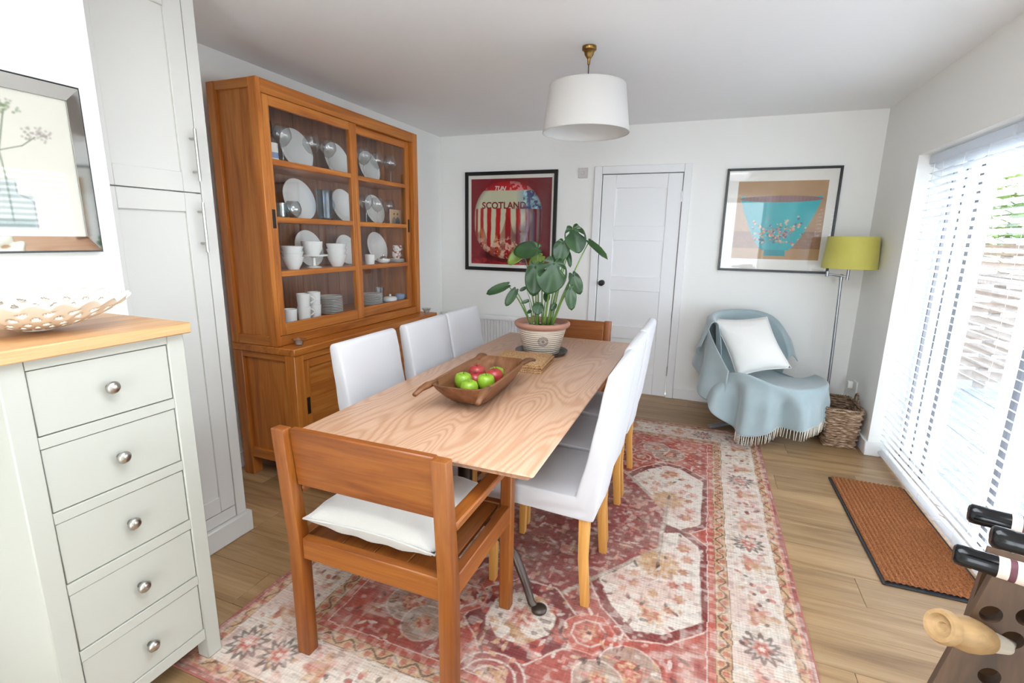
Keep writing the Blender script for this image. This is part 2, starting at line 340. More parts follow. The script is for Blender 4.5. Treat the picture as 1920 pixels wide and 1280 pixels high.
# ------------------------------------------------------------------ venetian blinds
def blind(y0, y1, label):
    bl = thing('venetian_blind', label, 'blind', (1.235, (y0+y1)/2, .03), 0, 'venetian blinds in the garden door reveal')
    B().box(1.205, 1.262, y0, y1, 1.905, 1.955, .003).build('headrail', W['slat'], bl)
    n = 43; z0, z1 = .075, 1.885; tilt = math.radians(24); me = None; L_ = y1-y0-.006
    for k in range(n):
        z = z0+(z1-z0)*k/(n-1)
        if me is None:
            def sf(u, v):
                t = (v-.5)*.05; c = .0028*(1-(2*v-1)**2); x = t*math.cos(tilt)+c*math.sin(tilt); zz = -t*math.sin(tilt)+c*math.cos(tilt)
                return (x, (u-.5)*L_, zz)
            b = B(); b.grid(sf, 1, 6, thick=.0014); o = b.build('slat', W['slat'], bl, local=True); me = o.data
        else: o = obj('slat', me, None, bl, False)
        o.location = (0, 0, z-.03); o.rotation_euler = (0, random.uniform(-.03, .03), random.uniform(-.0015, .0015))
    B().box(1.212, 1.258, y0+.002, y1-.002, .034, .052, .003).build('bottom_rail', W['slat'], bl)
    for f in (.22, .5, .78):
        yy = y0+(y1-y0)*f
        for xx in (1.2105, 1.2595): B().tube([(xx, yy, .05), (xx, yy, 1.91)], .0011, 5).build('ladder_cord', W['plastic'], bl)
    return bl
b1 = blind(2.935, 3.825, 'white venetian blind nearest the corner with the floor lamp')
b2 = blind(1.98, 2.915, 'white venetian blind above the coir doormat, beside the wine bottles')
b3 = blind(.89, 1.96, 'white venetian blind at the end of the window furthest from the floor lamp')
B().tube([(1.205, 3.74, 1.9), (1.2, 3.74, 1.0)], .002, 6).build('cord', W['plastic'], b1)

# ------------------------------------------------------------------ outside
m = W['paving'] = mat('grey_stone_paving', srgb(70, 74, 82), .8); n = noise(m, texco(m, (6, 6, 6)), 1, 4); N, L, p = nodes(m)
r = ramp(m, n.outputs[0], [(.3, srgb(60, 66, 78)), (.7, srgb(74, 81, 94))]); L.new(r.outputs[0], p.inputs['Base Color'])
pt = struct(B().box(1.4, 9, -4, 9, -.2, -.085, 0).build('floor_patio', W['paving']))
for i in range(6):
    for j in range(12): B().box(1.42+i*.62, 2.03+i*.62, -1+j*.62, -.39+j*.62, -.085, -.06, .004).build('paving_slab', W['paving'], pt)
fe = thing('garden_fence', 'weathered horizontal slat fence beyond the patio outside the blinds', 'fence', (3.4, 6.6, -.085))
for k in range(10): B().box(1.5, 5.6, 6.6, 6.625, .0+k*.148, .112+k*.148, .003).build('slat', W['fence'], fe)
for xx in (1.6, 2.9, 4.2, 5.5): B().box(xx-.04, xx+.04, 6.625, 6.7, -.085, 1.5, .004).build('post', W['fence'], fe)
W['hedge'] = mat('garden_leaf', srgb(92, 112, 56), .6); twoside(W['hedge'], srgb(120, 144, 64), .3)
def shrub(c, rx, ry, rz, label, n=1500):
    t = thing('garden_shrub', label, 'shrub', (c[0], c[1], -.085), 0, 'shrubs outside the garden doors'); b = B(); bm = b.bm
    for k in range(n):
        d = Vector(rng.normal(size=3)).normalized()*(.55+.45*rng.random()**.5); p0 = Vector((c[0]+d.x*rx, c[1]+d.y*ry, c[2]+d.z*rz))
        q = Matrix.Rotation(rng.random()*6.28, 3, 'Z') @ Matrix.Rotation(rng.random()*2-1, 3, 'X'); s = .05+.04*rng.random()
        vs_ = [bm.verts.new(p0+q @ Vector(v)*s) for v in ((-1, 0, 0), (0, -.5, 0), (1, 0, 0), (0, .5, .1))]; bm.faces.new(vs_)
    f = b.build('foliage', W['hedge'], t, False); f['kind'] = 'stuff'
    B().tube([(c[0], c[1], -.085), (c[0], c[1]+.05, c[2])], [.05, .03], 8).build('stem', W['fence'], t)
shrub((2.6, 7.35, 1.75), .9, .5, .55, 'leafy green shrub rising over the fence outside, seen through the blinds')
shrub((4.75, 7.4, 1.65), .9, .5, .6, 'second leafy shrub over the fence outside, toward the wine bottles')

# ------------------------------------------------------------------ tall fitted cupboard
FX = -1.975
tc = thing('tall_cupboard', 'tall white fitted cupboard with two shaker doors and steel bar handles', 'cupboard', (-2.28, 1.33, 0))
B().box(XL+.005, FX, 1.502, 1.553, .106, H-.004, .002).build('end_panel', W['cup'], tc)
B().box(XL+.005, FX-.03, 1.102, 1.501, .106, H-.004, 0).build('body', W['cup'], tc)
B().box(XL+.02, FX+.018, 1.102, 1.572, 0, .105, .005).build('plinth', W['cup'], tc)
for z0, z1, hz, in ((.166, 1.583, 1.447), (1.587, 2.33, 1.731)):
    d = B().box(FX-.029, FX-.012, 1.104, 1.4995, z0, z1, 0).build('door', W['cup'], tc)
    for q in ((1.104, 1.175, z0, z1), (1.428, 1.4995, z0, z1)): B().box(FX-.012, FX-.002, *q, .0015).build('stile', W['cup'], d)
    for q in ((z0, z0+.075), (z1-.075, z1)): B().box(FX-.012, FX-.002, 1.1755, 1.4275, *q, .0015).build('rail', W['cup'], d)
    h = B(); h.tube([(FX+.03, 1.477, hz-.1), (FX+.03, 1.477, hz+.1)], .006, 12)
    for s in (-.064, .064): h.tube([(FX-.004, 1.477, hz+s), (FX+.03, 1.477, hz+s)], .0045, 10)
    h.build('handle', W['chrome'], d)['label'] = 'brushed steel bar handle'
B().box(FX-.029, FX-.004, 1.104, 1.4995, .108, .162, .001).build('bottom_rail', W['cup'], tc)
B().box(FX-.029, FX-.004, 1.104, 1.4995, 2.334, H-.004, .001).build('cornice', W['cup'], tc)

# ------------------------------------------------------------------ narrow chest of drawers
CX, CY0, CY1 = -1.45, .563, .992
ch = thing('chest_of_drawers', 'narrow cream painted chest of five drawers with an oak top', 'chest', (-1.66, .78, 0))
B().box(-1.85, CX+.022, CY0-.022, CY1+.012, 1.131, 1.163, .003).build('top', W['oaktop'], ch)
for a, b in ((CY0, CY0+.05), (CY1-.05, CY1)):
    B().box(CX-.05, CX, a, b, .009, 1.130, .003).build('leg', W['cream'], ch); B().box(-1.845, -1.80, a, b, 0, 1.130, .003).build('leg', W['cream'], ch)
for a, b in ((CY0+.006, CY0+.02), (CY1-.02, CY1-.006)): B().box(-1.80, CX-.05, a, b, .09, 1.13, 0).build('side_panel', W['cream'], ch)
zt = [(.130, .297), (.333, .5), (.536, .704), (.738, .905), (.94, 1.102)]
rl = [(.09, .128)]+[(zt[k][1]+.0025, zt[k+1][0]-.0025) for k in range(4)]+[(1.1045, 1.130)]
for a, b in rl: B().box(CX-.03, CX-.001, CY0+.0505, CY1-.0505, a, b, .001).build('rail', W['cream'], ch)
for a, b in zt:
    d = B().box(CX-.40+.03, CX-.004, CY0+.0525, CY1-.0525, a, b, .0015).build('drawer', W['cream'], ch)
    B().lathe([(0, 0), (.008, 0), (.0065, .008), (.008, .012), (.0165, .017), (.0175, .022), (.013, .028), (0, .031)], seg=20, M=Matrix.Translation((CX-.004, (CY0+CY1)/2, (a+b)/2)) @ Matrix.Rotation(PI/2, 4, 'Y')).build('knob', W['chrome'], d, 'all')

# lacy dish on the chest: rings of lobes
ld = thing('openwork_dish', 'white openwork dish with scalloped lace-like rim on the oak chest top', 'dish', (-1.635, .735, 1.163))
R0 = .20
def dishz(r): return .006+.075*(r/R0)**2.0
def lace(u, v):
    a = 2*PI*u; r = .03+.165*v; lob = 1+.055*abs(math.sin(11*a))*v**3+.02*math.sin(22*a)*v; r *= lob
    return (-1.635+r*math.cos(a), .735+r*math.sin(a), 1.163+dishz(r)+.006*abs(math.sin(11*a))*v**2)
def lhole(i, j):
    k = j//5; ph = (i+(5 if k % 2 else 0)) % 10; q = j % 5
    return k > 0 and 3 <= ph <= 6 and 1 <= q <= 2+(ph in (4, 5)) and j < 29
b = B(); b.grid(lace, 220, 32, closed=True, skip=lhole, thick=.0045); b.lathe([(0, .004), (.034, .005), (.034, .010), (0, .009)], (-1.635, .735, 1.163), 24)
b.build('lattice', W['lace'], ld, 'all')['kind'] = 'stuff'

# ------------------------------------------------------------------ painting meshes (flat prints carry colour on a fine grid)
def canvas(nx, ny): 
    u, v = np.meshgrid((np.arange(nx)+.0)/(nx-1), (np.arange(ny)+.0)/(ny-1)); return u, v
def lin(c): return np.array(srgb(*c))
def mixm(img, mask, c, a=1.0):
    k = np.clip(mask, 0, 1)[..., None]*a; img[:] = img*(1-k)+np.asarray(c)*k
def vnoise(u, v, f, seed=0):
    r = np.random.default_rng(seed); g = r.random((64, 64)); x = (u*f) % 63; y = (v*f) % 63; i = x.astype(int); j = y.astype(int); fx = x-i; fy = y-j
    fx = fx*fx*(3-2*fx); fy = fy*fy*(3-2*fy); return (g[j, i]*(1-fx)+g[j, i+1]*fx)*(1-fy)+(g[j+1, i]*(1-fx)+g[j+1, i+1]*fx)*fy
def fbm(u, v, f, seed=0): return .5*vnoise(u, v, f, seed)+.3*vnoise(u, v, f*2.1, seed+1)+.2*vnoise(u, v, f*4.3, seed+2)
def sm(d, w=.01): return np.clip(.5-d/w, 0, 1)
def print_mesh(name, img, P, mat_, parent):
    ny, nx, _ = img.shape; me = bpy.data.meshes.new(name)
    u, v = canvas(nx, ny); co = P(u, v).reshape(-1, 3)
    r = parent
    if r is not None:
        while r.parent: r = r.parent
        co = co-np.array(r.location)
    i = np.arange(nx*ny).reshape(ny, nx); f = np.stack([i[:-1, :-1], i[:-1, 1:], i[1:, 1:], i[1:, :-1]], -1).reshape(-1, 4)
    me.vertices.add(nx*ny); me.vertices.foreach_set('co', co.astype(np.float32).ravel()); me.loops.add(f.size); me.loops.foreach_set('vertex_index', f.astype(np.int32).ravel())
    me.polygons.add(len(f)); me.polygons.foreach_set('loop_start', np.arange(0, f.size, 4, dtype=np.int32)); me.update(calc_edges=True); me.validate()
    a = me.color_attributes.new('Col', 'FLOAT_COLOR', 'POINT'); c = np.ones((nx*ny, 4), np.float32); c[:, :3] = np.clip(img, 0, 1).reshape(-1, 3); a.data.foreach_set('color', c.ravel())
    return obj(name, me, mat_, parent, False)
W['print'] = vcol('printed_paper', .55)
W['lettering'] = mat('dark_red_lettering', srgb(122, 26, 26), .6); W['letterw'] = mat('pale_lettering', srgb(226, 206, 196), .6)
def text(name, s, M, size, mat_, parent, shear=0, bold=.0022):
    cu_ = bpy.data.curves.new(name, 'FONT'); cu_.body = s; cu_.size = size; cu_.extrude = .0004; cu_.offset = bold; cu_.shear = shear; cu_.align_x = 'CENTER'; cu_.resolution_u = 4
    t = bpy.data.objects.new(name, cu_); col.objects.link(t); dg = bpy.context.evaluated_depsgraph_get(); me = bpy.data.meshes.new_from_object(t.evaluated_get(dg)); col.objects.unlink(t); bpy.data.objects.remove(t)
    r = parent
    while r.parent: r = r.parent
    me.transform(Matrix.Translation(-r.location) @ M); me.materials.clear(); return obj(name, me, mat_, parent, False)
def framed(name, label, x0, x1, z0, z1, fw, mounts, img, lab2=None):
    """picture on the back wall"""
    t = thing(name, label, 'picture', ((x0+x1)/2, YB, z0)); y1 = YB-.004; y0 = YB-.026
    for a, b in ((x0, x0+fw), (x1-fw, x1)): B().box(a, b, y0, y1, z0, z1, .002).build('frame_side', W['black'], t)
    for a, b in ((z0, z0+fw), (z1-fw, z1)): B().box(x0+fw, x1-fw, y0, y1, a, b, .002).build('frame_rail', W['black'], t)
    B().box(x0+fw, x1-fw, y1-.008, y1-.002, z0+fw, z1-fw, 0).build('mount', W['mount'], t)
    a, b, c, d = mounts; pr = print_mesh('art_print', img, lambda u, v: np.stack([a+(b-a)*u, np.full_like(u, y1-.0086), c+(d-c)*v], -1), W['print'], t)
    B().box(x0+fw, x1-fw, y0+.006, y0+.008, z0+fw, z1-fw, 0).build('glazing', W['pglass'], t)
    return t, pr
# --- red foil-wrapped sweet
u, v = canvas(330, 330); img = np.zeros(u.shape+(3,)); img[:] = lin((130, 24, 34))
n1 = fbm(u, v, 9, 3); n2 = fbm(u, v, 22, 5); mixm(img, (u-.55)*1.9, lin((100, 54, 58)), .9); mixm(img, (n1-.45)*2, lin((120, 14, 24)), .5)
mixm(img, sm(v-.13, .1)*(n2 > .52), lin((196, 40, 40)), .6)
ex = (u-.47)/.43; ey = (v-.52)/.45; rad = np.abs(ex)**2.3+np.abs(ey)**2.3; inside = sm(rad-1, .03)
mixm(img, sm((((u-.56)/.42)**2+((v-.12)/.10)**2)-1, .5), lin((50, 8, 14)), .8)
tea = np.zeros_like(img); tea[:] = lin((206, 204, 172))
h = np.sqrt(np.clip(1-ex**2, .02, 1)); ang = np.arcsin(np.clip(ex, -1, 1)); st = np.sin(ang*21+1.2+.8*(n1-.5)+ey*.5*np.sign(ex))
bandv = v+.05*(1-h)*2-.06*ex**2
mixm(tea, sm(bandv-.665, .012)*sm(-st, .5), lin((186, 30, 30)))
mixm(tea, sm(.885-bandv-.02, .01), lin((196, 34, 40))); mixm(tea, sm(.885-bandv-.02, .01)*(n2 > .56)*(np.abs(u-.37) > .12), lin((232, 150, 146)), .8)
blob = sm(v-.40-.12*np.sin(u*17)-.05*np.sin(u*41+1)-.25*(u-.45), .03)*sm(v-.66, .02)
mixm(tea, blob*(u < .62), lin((140, 16, 24)), .62); mixm(tea, blob*(u < .4)*(np.sin(u*70+v*12) > .25), lin((232, 130, 60)), .55)
mixm(tea, sm(.60-u+.12*np.sin(v*14)-.05*ey, .2)*sm(v-.70, .06), lin((92, 44, 58)), .78)
mixm(tea, sm(np.abs(u-.70+.03*np.sin(v*9))-.018, .02)*(v < .66), lin((150, 140, 160)), .6); mixm(tea, sm(np.abs(u-.79)-.012, .02)*(v < .62)*(v > .2), lin((88, 96, 140)), .7)
hl = (u > .58)*(bandv > .655)*(bandv < .86); mixm(tea, sm(.62-u, .12)*hl, lin((116, 160, 172)), .8); mixm(tea, hl*(n2 > .55)*(u > .66), lin((52, 48, 110)), .85); mixm(tea, hl*(n2 < .40)*(u > .66), lin((170, 210, 220)), .9)
mixm(tea, sm(v-.25-.1*n1, .05)*(n2 > .55)*(u < .6), lin((236, 196, 170)), .7); mixm(tea, sm(v-.24, .06)*(n2 < .45), lin((150, 10, 20)), .7)
mixm(tea, sm(-(rad-.86), .2), lin((70, 18, 30)), .45*1.0*1.0)
k = inside[..., None]; img = img*(1-k)+tea*k
t, pr = framed('framed_picture', 'large framed print of a red and silver striped foil-wrapped sweet lettered SCOTLAND', -2.30, -1.345, 1.10, 2.052, .034, (-2.235, -1.40, 1.165, 1.985), img)
RX = Matrix.Rotation(PI/2, 4, 'X')
text('lettering', 'SCOTLAND', Matrix.Translation((-1.885, YB-.0135, 1.705)) @ RX, .088, W['lettering'], pr)
text('lettering', 'TUN', Matrix.Translation((-1.93, YB-.0135, 1.875)) @ RX @ Matrix.Rotation(-.05, 4, 'Z'), .056, W['letterw'], pr, .3)
# --- turquoise bowl
u, v = canvas(300, 280); img = np.zeros(u.shape+(3,)); img[:] = lin((176, 140, 100)); n1 = fbm(u, v, 8, 13); n2 = fbm(u, v, 30, 15)
mixm(img, (n1-.35)*1.5, lin((160, 122, 84)), .6); mixm(img, ((u*6+.1*n1) % 1 < .012)*1.0*(v > .35), lin((140, 104, 70)), .4)
mixm(img, (v > .14)*(v < .36), lin((136, 98, 78)), .75); mixm(img, (v > .14)*(v < .36)*(n2 > .52), lin((170, 130, 104)), .5); mixm(img, (v < .14)*1.0, lin((184, 146, 106)), .6)
tv = np.clip((v-.115)/(.775-.115), 0, 1); half = .13+.325*np.clip(tv, 0, 1)**.62; cx = .5
body = sm(np.abs(u-cx)-half, .008)*(v > .115)*(v < .775-.05*(1-((u-cx)/.46)**2)+.04)
mixm(img, body, lin((56, 172, 178))); mixm(img, body*sm(u-.35-.3*(1-tv), .4), lin((40, 150, 158)), .5)
rimm = sm(((u-cx)/.465)**2+((v-.775)/.042)**2-1, .05); mixm(img, rimm, lin((146, 96, 92))); mixm(img, rimm*(np.sin(u*150) > .1), lin((100, 120, 130)), .55)
foot = (np.abs(u-cx) < .125-.1*(v-.05))*(v > .045)*(v < .125); mixm(img, foot*1.0, lin((44, 150, 156))); mixm(img, foot*sm(u-.5, .3), lin((30, 120, 130)), .5)
rb = np.random.default_rng(4)
for k in range(34):                                     # blossom branches
    x, y = .5+rb.normal()*.12, .16+.1*rb.random(); a = PI/2+rb.normal()*.75
    for s in range(26):
        mixm(img, sm(np.hypot(u-x, v-y)-.0022, .004)*body*(y < .6), lin((70, 66, 84)), .7); x += .016*math.cos(a); y += .013*math.sin(a); a += rb.normal()*.28
        if s > 3 and rb.random() < .3:
            c = [(206, 120, 110), (220, 170, 110), (90, 84, 110), (230, 190, 170)][rb.integers(4)]
            if y < .62 - .12*abs(math.sin(x*9)): mixm(img, sm(np.hypot(u-x, v-y)-.011*rb.random()-.005, .006)*body, lin(c), .85)
framed('framed_picture', 'framed print of a turquoise bowl painted with blossom on a tan ground', .10, .914, 1.188, 2.010, .018, (.195, .833, 1.292, 1.908), img)

# --- mirror-framed botanical picture on the pier wall
PX = -1.868
pc = thing('framed_picture', 'small botanical print of a flower bottle in a bevelled mirror-glass frame'.replace('bevelled ', ''), 'picture', (PX, .78, 1.36))
py0, py1, pz0, pz1 = .53, 1.034, 1.36, 1.855
b = B(); b.box(PX, PX+.022, py0, py1, pz0, pz1, 0); b.build('backing', W['black'], pc)
iw = .048
def mstrip(poly, nm='mirror_strip'):
    b = B(); bm = b.bm; f = [bm.verts.new(p) for p in poly]; bk = [bm.verts.new((p[0]-.004, p[1], p[2])) for p in poly]; bm.faces.new(f); bm.faces.new(bk[::-1])
    for k in range(4): bm.faces.new((f[k], bk[k], bk[(k+1) % 4], f[(k+1) % 4]))
    bmesh.ops.recalc_face_normals(bm, faces=bm.faces); b.build(nm, W['plateglass'], pc)
e = .006; O = [(PX+.028, py0+e, pz0+e), (PX+.028, py1-e, pz0+e), (PX+.028, py1-e, pz1-e), (PX+.028, py0+e, pz1-e)]
I = [(PX+.040, py0+iw, pz0+iw), (PX+.040, py1-iw, pz0+iw), (PX+.040, py1-iw, pz1-iw), (PX+.040, py0+iw, pz1-iw)]
for k in range(4): mstrip([O[k], O[(k+1) % 4], I[(k+1) % 4], I[k]])
u, v = canvas(150, 150); img = np.zeros(u.shape+(3,)); img[:] = lin((206, 201, 188)); n1 = fbm(u, v, 10, 23); mixm(img, (n1-.5)*.8, lin((196, 191, 176)), .6); U = 1-u; U = u
def stroke(pts, w, c, a=.8):
    for (xa, ya), (xb, yb) in zip(pts, pts[1:]):
        t = np.clip(((u-xa)*(xb-xa)+(v-ya)*(yb-ya))/((xb-xa)**2+(yb-ya)**2+1e-9), 0, 1); mixm(img, sm(np.hypot(u-xa-t*(xb-xa), v-ya-t*(yb-ya))-w, .006), lin(c), a)
bx = .58; mixm(img, sm(np.maximum(np.abs(u-bx)-.13, np.abs(v-.17)-.12), .02), lin((158, 168, 166)), .8); mixm(img, sm(np.maximum(np.abs(u-bx)-.045, np.abs(v-.33)-.06), .02), lin((150, 160, 158)), .8)
for s in (-.13, .13): stroke([(bx+s, .05), (bx+s, .25), (bx+s*.35, .30), (bx+s*.35, .38)], .004, (78, 90, 92))
mixm(img, sm(np.maximum(np.abs(u-bx)-.12, np.abs(v-.09)-.03), .02), lin((104, 118, 112)), .7)
stroke([(bx, .1), (bx, .4), (bx-.01, .58), (bx+.05, .85)], .005, (86, 100, 78)); stroke([(bx-.01, .58), (bx+.12, .63), (bx+.2, .70)], .004, (86, 100, 78)); stroke([(bx-.01, .58), (bx-.14, .66), (bx-.22, .76)], .004, (86, 100, 78))
for k in range(150):
    c0 = [(bx+.05, .88), (bx+.22, .72), (bx-.22, .78)][k % 3]; a = rb.random()*6.28; q = rb.random()*.11
    mixm(img, sm(np.hypot(u-c0[0]-q*math.cos(a), v-c0[1]-.5*q*math.sin(a))-.008, .01), lin([(108, 124, 88), (138, 128, 120), (80, 98, 68)][k % 3]), .6)
print_mesh('art_print', img, lambda u, v: np.stack([np.full_like(u, PX+.0345), py0+iw+(py1-py0-2*iw)*u, pz0+iw+(pz1-pz0-2*iw)*v], -1), W['print'], pc)
B().box(PX+.036, PX+.0375, py0+iw, py1-iw, pz0+iw, pz1-iw, 0).build('glazing', W['pglass'], pc)

# switch plate and plug
t = thing('wall_switch', 'small square grey thermostat switch plate above the striped picture corner', 'switch', (-1.111, YB, 1.97)); B().box(-1.154, -1.068, YB-.010, YB-.001, 1.97, 2.058, .002).build('plate', W['grey'], t); B().box(-1.123, -1.099, YB-.015, YB-.0102, 2.002, 2.026, .002).build('rocker', W['grey'], t)
t = thing('wall_socket', 'white double wall socket with a white plug above the wicker basket', 'socket', (XR, 4.32, .32)); B().box(XR-.010, XR-.001, 4.25, 4.396, .32, .406, .003).build('plate', W['plastic'], t)
B().box(XR-.045, XR-.0102, 4.335, 4.385, .335, .39, .006, 2).build('plug', W['plastic'], t)

# radiator
rd = thing('radiator', 'white ribbed panel radiator under the striped foil-sweet picture', 'radiator', (-2.1, YB-.06, .1))
rx0, rx1, ry, rz0, rz1 = -2.50, -1.52, YB-.095, .12, .655
prof = []
n = 30
for k in range(n):
    xa = rx0+(rx1-rx0)*k/n; s = (rx1-rx0)/n
    prof += [(xa+s*.04, ry+.02), (xa+s*.14, ry), (xa+s*.50, ry), (xa+s*.60, ry+.02)]
B().prism(prof+[(rx1, ry+.02), (rx1, ry+.028), (rx0, ry+.028), (rx0, ry+.02)], 'z', rz0, rz1-.045).build('front_panel', W['trim'], rd)
B().box(rx0-.004, rx1+.004, ry+.0, YB-.03, rz1-.044, rz1, .006, 2).build('top_cover', W['trim'], rd)
for a in (rx0-.004, rx1+.001): B().box(a, a+.003, ry+.01, YB-.03, rz0, rz1-.045, 0).build('side_panel', W['trim'], rd)
B().box(rx0, rx1, YB-.055, YB-.045, rz0, rz1-.045, 0).build('rear_panel', W['trim'], rd)
for a in (rx0+.04, rx1-.04): B().tube([(a, YB-.07, .0), (a, YB-.07, .13)], .008, 10).build('pipe', W['chrome'], rd)
for a in (rx0+.2, rx1-.2): B().box(a-.02, a+.02, YB-.05, YB-.001, .3, .5, 0).build('bracket', W['trim'], rd)

# ------------------------------------------------------------------ teak display cabinet
HX0, HU, HB, HY0, HY1, HYB = -2.5, -2.155, -2.04, 1.985, 3.462, 3.512
hc = thing('display_cabinet', 'tall teak display cabinet with sliding glass doors over a cupboard base', 'cabinet', (-2.3, 2.74, 0))
T, TY, TX = W['teak'], W['teaky'], W['teakx']
# base
for a in (HX0, HB-.07):
    for c in (HY0, HYB-.07): B().box(a, a+.07, c, c+.07, 0, .772, .004).build('post', T, hc)
B().box(HX0, HB+.008, HY0-.004, HYB+.006, .772, .812, .004).build('base_top', TY, hc)
for c in (HY0, HYB-.07):
    B().box(HX0+.0705, HB-.0705, c+.006, c+.05, .115, .175, .003).build('rail', TX, hc); B().box(HX0+.0705, HB-.0705, c+.006, c+.05, .735, .771, .003).build('rail', TX, hc)
    B().box(HX0+.068, HB-.068, c+.022, c+.036, .172, .738, 0).build('side_panel', T, hc)
B().box(HB-.055, HB-.006, HY0+.0705, HYB-.0705, .10, .165, .003).build('rail', TY, hc); B().box(HB-.055, HB-.006, HY0+.0705, HYB-.0705, .735, .771, .003).build('rail', TY, hc)
B().box(HX0+.005, HX0+.018, HY0+.07, HYB-.07, .115, .77, 0).build('back_panel', W['teakd'], hc)
B().box(HX0+.02, HB-.06, HY0+.045, HYB-.045, .13, .15, 0).build('base_floor', TY, hc)
for k, (a, b) in enumerate(((HY0+.072, 2.78), (2.74, HYB-.072))):
    xo = HB-.018-.024*k; d = B().box(xo-.016, xo-.010, a+.05, b-.05, .21, .69, 0).build('base_door', TY, hc)
    for q in ((a, a+.055), (b-.055, b)): B().box(xo-.02, xo, *q, .167, .733, .0025).build('stile', T, d)
    for q in ((.167, .225), (.68, .733)): B().box(xo-.02, xo, a+.0555, b-.0555, *q, .0025).build('rail', TY, d)
    hy = a+.028 if k == 0 else b-.028; B().box(xo-.004, xo+.0025, hy-.012, hy+.012, .41, .51, .001).build('recessed_pull', W['blackm'], d)
# upper
for c in (HY0, HY1-.06):
    B().box(HU-.055, HU, c, c+.06 if c > 2.5 else c+.03, .813, 2.19, .003).build('post', T, hc); B().box(HX0, HX0+.055, c, c+.06 if c > 2.5 else c+.055, .813, 2.19, .003).build('post', T, hc)
for c in (HY0, HY1-.045):
    for q in ((.813, .868), (2.145, 2.19)): B().box(HX0+.0555, HU-.0555, c+.003, c+.042, *q, .003).build('rail', TX, hc)
    B().box(HX0+.05, HU-.05, c+.016, c+.03, .866, 2.147, 0).build('side_panel', T, hc)
B().box(HU-.055, HU-.001, HY0+.0305, HY1-.0605, 2.122, 2.19, .003).build('top_rail', TY, hc); B().box(HU-.055, HU-.001, HY0+.0305, HY1-.0605, .813, .868, .003).build('bottom_rail', TY, hc)
B().box(HX0+.003, HU-.056, HY0+.045, HY1-.045, 2.165, 2.188, 0).build('top_board', TY, hc)
yy = HY0+.056; w_ = (HY1-.061-yy)/8
for k in range(8): B().box(HX0+.004, HX0+.014, yy+k*w_, yy+(k+1)*w_-.002, .815, 2.164, .0015).build('back_board', W['teakd'], hc)
SHZ = [.918, 1.222, 1.512, 1.808]
for z in SHZ: B().box(HX0+.0145, HU-.068, HY0+.046, HY1-.046, z-.022, z, .002).build('shelf', TY, hc)
MZ = [(1.196, 1.226), (1.486, 1.516), (1.782, 1.812)]
for k, (a, b, sl, sr) in enumerate(((HY0+.032, 2.748, .043, .068), (2.70, HY1-.075, .05, .048))):
    xo = HU-.004-.026*k; z0, z1 = .870, 2.120; d = B().box(xo-.022, xo, a, a+sl, z0, z1, .0025).build('sliding_door', T, hc)
    B().box(xo-.022, xo, b-sr, b, z0, z1, .0025).build('stile', T, d)
    for q in ((z0, z0+.066), (z1-.05, z1)): B().box(xo-.022, xo, a+sl+.0005, b-sr-.0005, *q, .0025).build('rail', TY, d)
    for q in MZ: B().box(xo-.02, xo-.001, a+sl+.0005, b-sr-.0005, *q, .0025).build('glazing_bar', TY, d)
    zz = [z0+.066]+[c for q in MZ for c in q]+[z1-.05]
    for q in range(0, 8, 2): B().box(xo-.013, xo-.010, a+sl-.003, b-sr+.003, zz[q]-.003, zz[q+1]+.003, 0).build('pane', W['glass'], d)
    hy = a+sl/2 if k == 0 else b-sr/2; B().box(xo-.004, xo+.002, hy-.011, hy+.011, 1.455, 1.553, .001).build('recessed_pull', W['blackm'], d)

# ------------------------------------------------------------------ crockery and glassware in the cabinet
def wy(px, X): return at(px, 400, x=X).y
def wineglass(p, s=1, label='', bowl=(.036, .05), hh=.205):
    t = thing('wine_glass', label, 'glass', p, 0, 'stemmed glasses in the cabinet'); r1, r2 = bowl
    B().lathe([(0, .001), (.033, .001), (.033, .003), (.006, .007)], seg=20).xf(Matrix.Scale(s, 4)).build('foot', W['wine'], t, 'all', True)
    B().lathe([(.006, .007), (.0035, .02), (.0035, .085), (.006, .094)], seg=10).xf(Matrix.Scale(s, 4)).build('stem', W['wine'], t, 'all', True)
    B().lathe([(.004, .093), (.02, .10), (.036, .118), (r2, .142), (r2*.98, .165), (r1, hh)], seg=24).xf(Matrix.Scale(s, 4)).build('bowl', W['wine'], t, 'all', True)
    return t
def plate(p, r, label, lean=.24, sz=1.0, nm='platter', depth=.016):
    """standing against the back boards; p is its foot point"""
    b = B(); b.lathe([(0, 0), (r*.62, 0), (r*.68, depth*.35), (r, depth), (r, depth+.004), (r*.66, depth*.35+.005), (r*.6, .005), (0, .005)], seg=40, sx=1, sy=1)
    b.xf(Matrix.Translation((0, 0, r*sz)) @ Matrix.Rotation(-lean, 4, 'Y') @ Matrix.Rotation(PI/2, 4, 'Y') @ Matrix.Diagonal((sz, 1, 1, 1)))
    mz = min(v.co.z for v in b.bm.verts); b.xf(Matrix.Translation((0, 0, -mz+.0005))); o = b.build(nm, W['china'], None, 60, True); o.location = p
    return tag(o, label, 'plate', 'white plates standing in the cabinet')
def solid(nm, prof, p, mat_, label, cat, group=None, seg=28, handle=None, sy=1):
    b = B().lathe(prof, seg=seg, sy=sy)
    if handle is None:
        o = b.build(nm, mat_, None, 50, True); o.location = p; return tag(o, label, cat, group)
    t = thing(nm, label, cat, p, 0, group); b.build('body', mat_, t, 50, True); hb = B()
    r, z0, z1, out, th, ang = handle
    pts = [(math.cos(ang)*(r+out*math.sin(PI*k/8)), math.sin(ang)*(r+out*math.sin(PI*k/8)), z0+(z1-z0)*k/8) for k in range(9)]
    hb.tube(pts, th, 8); hb.build('handle', mat_, t, 'all', True); return t
Z1, Z2, Z3, Z4 = [z+.0005 for z in SHZ]; BX = HX0+.024
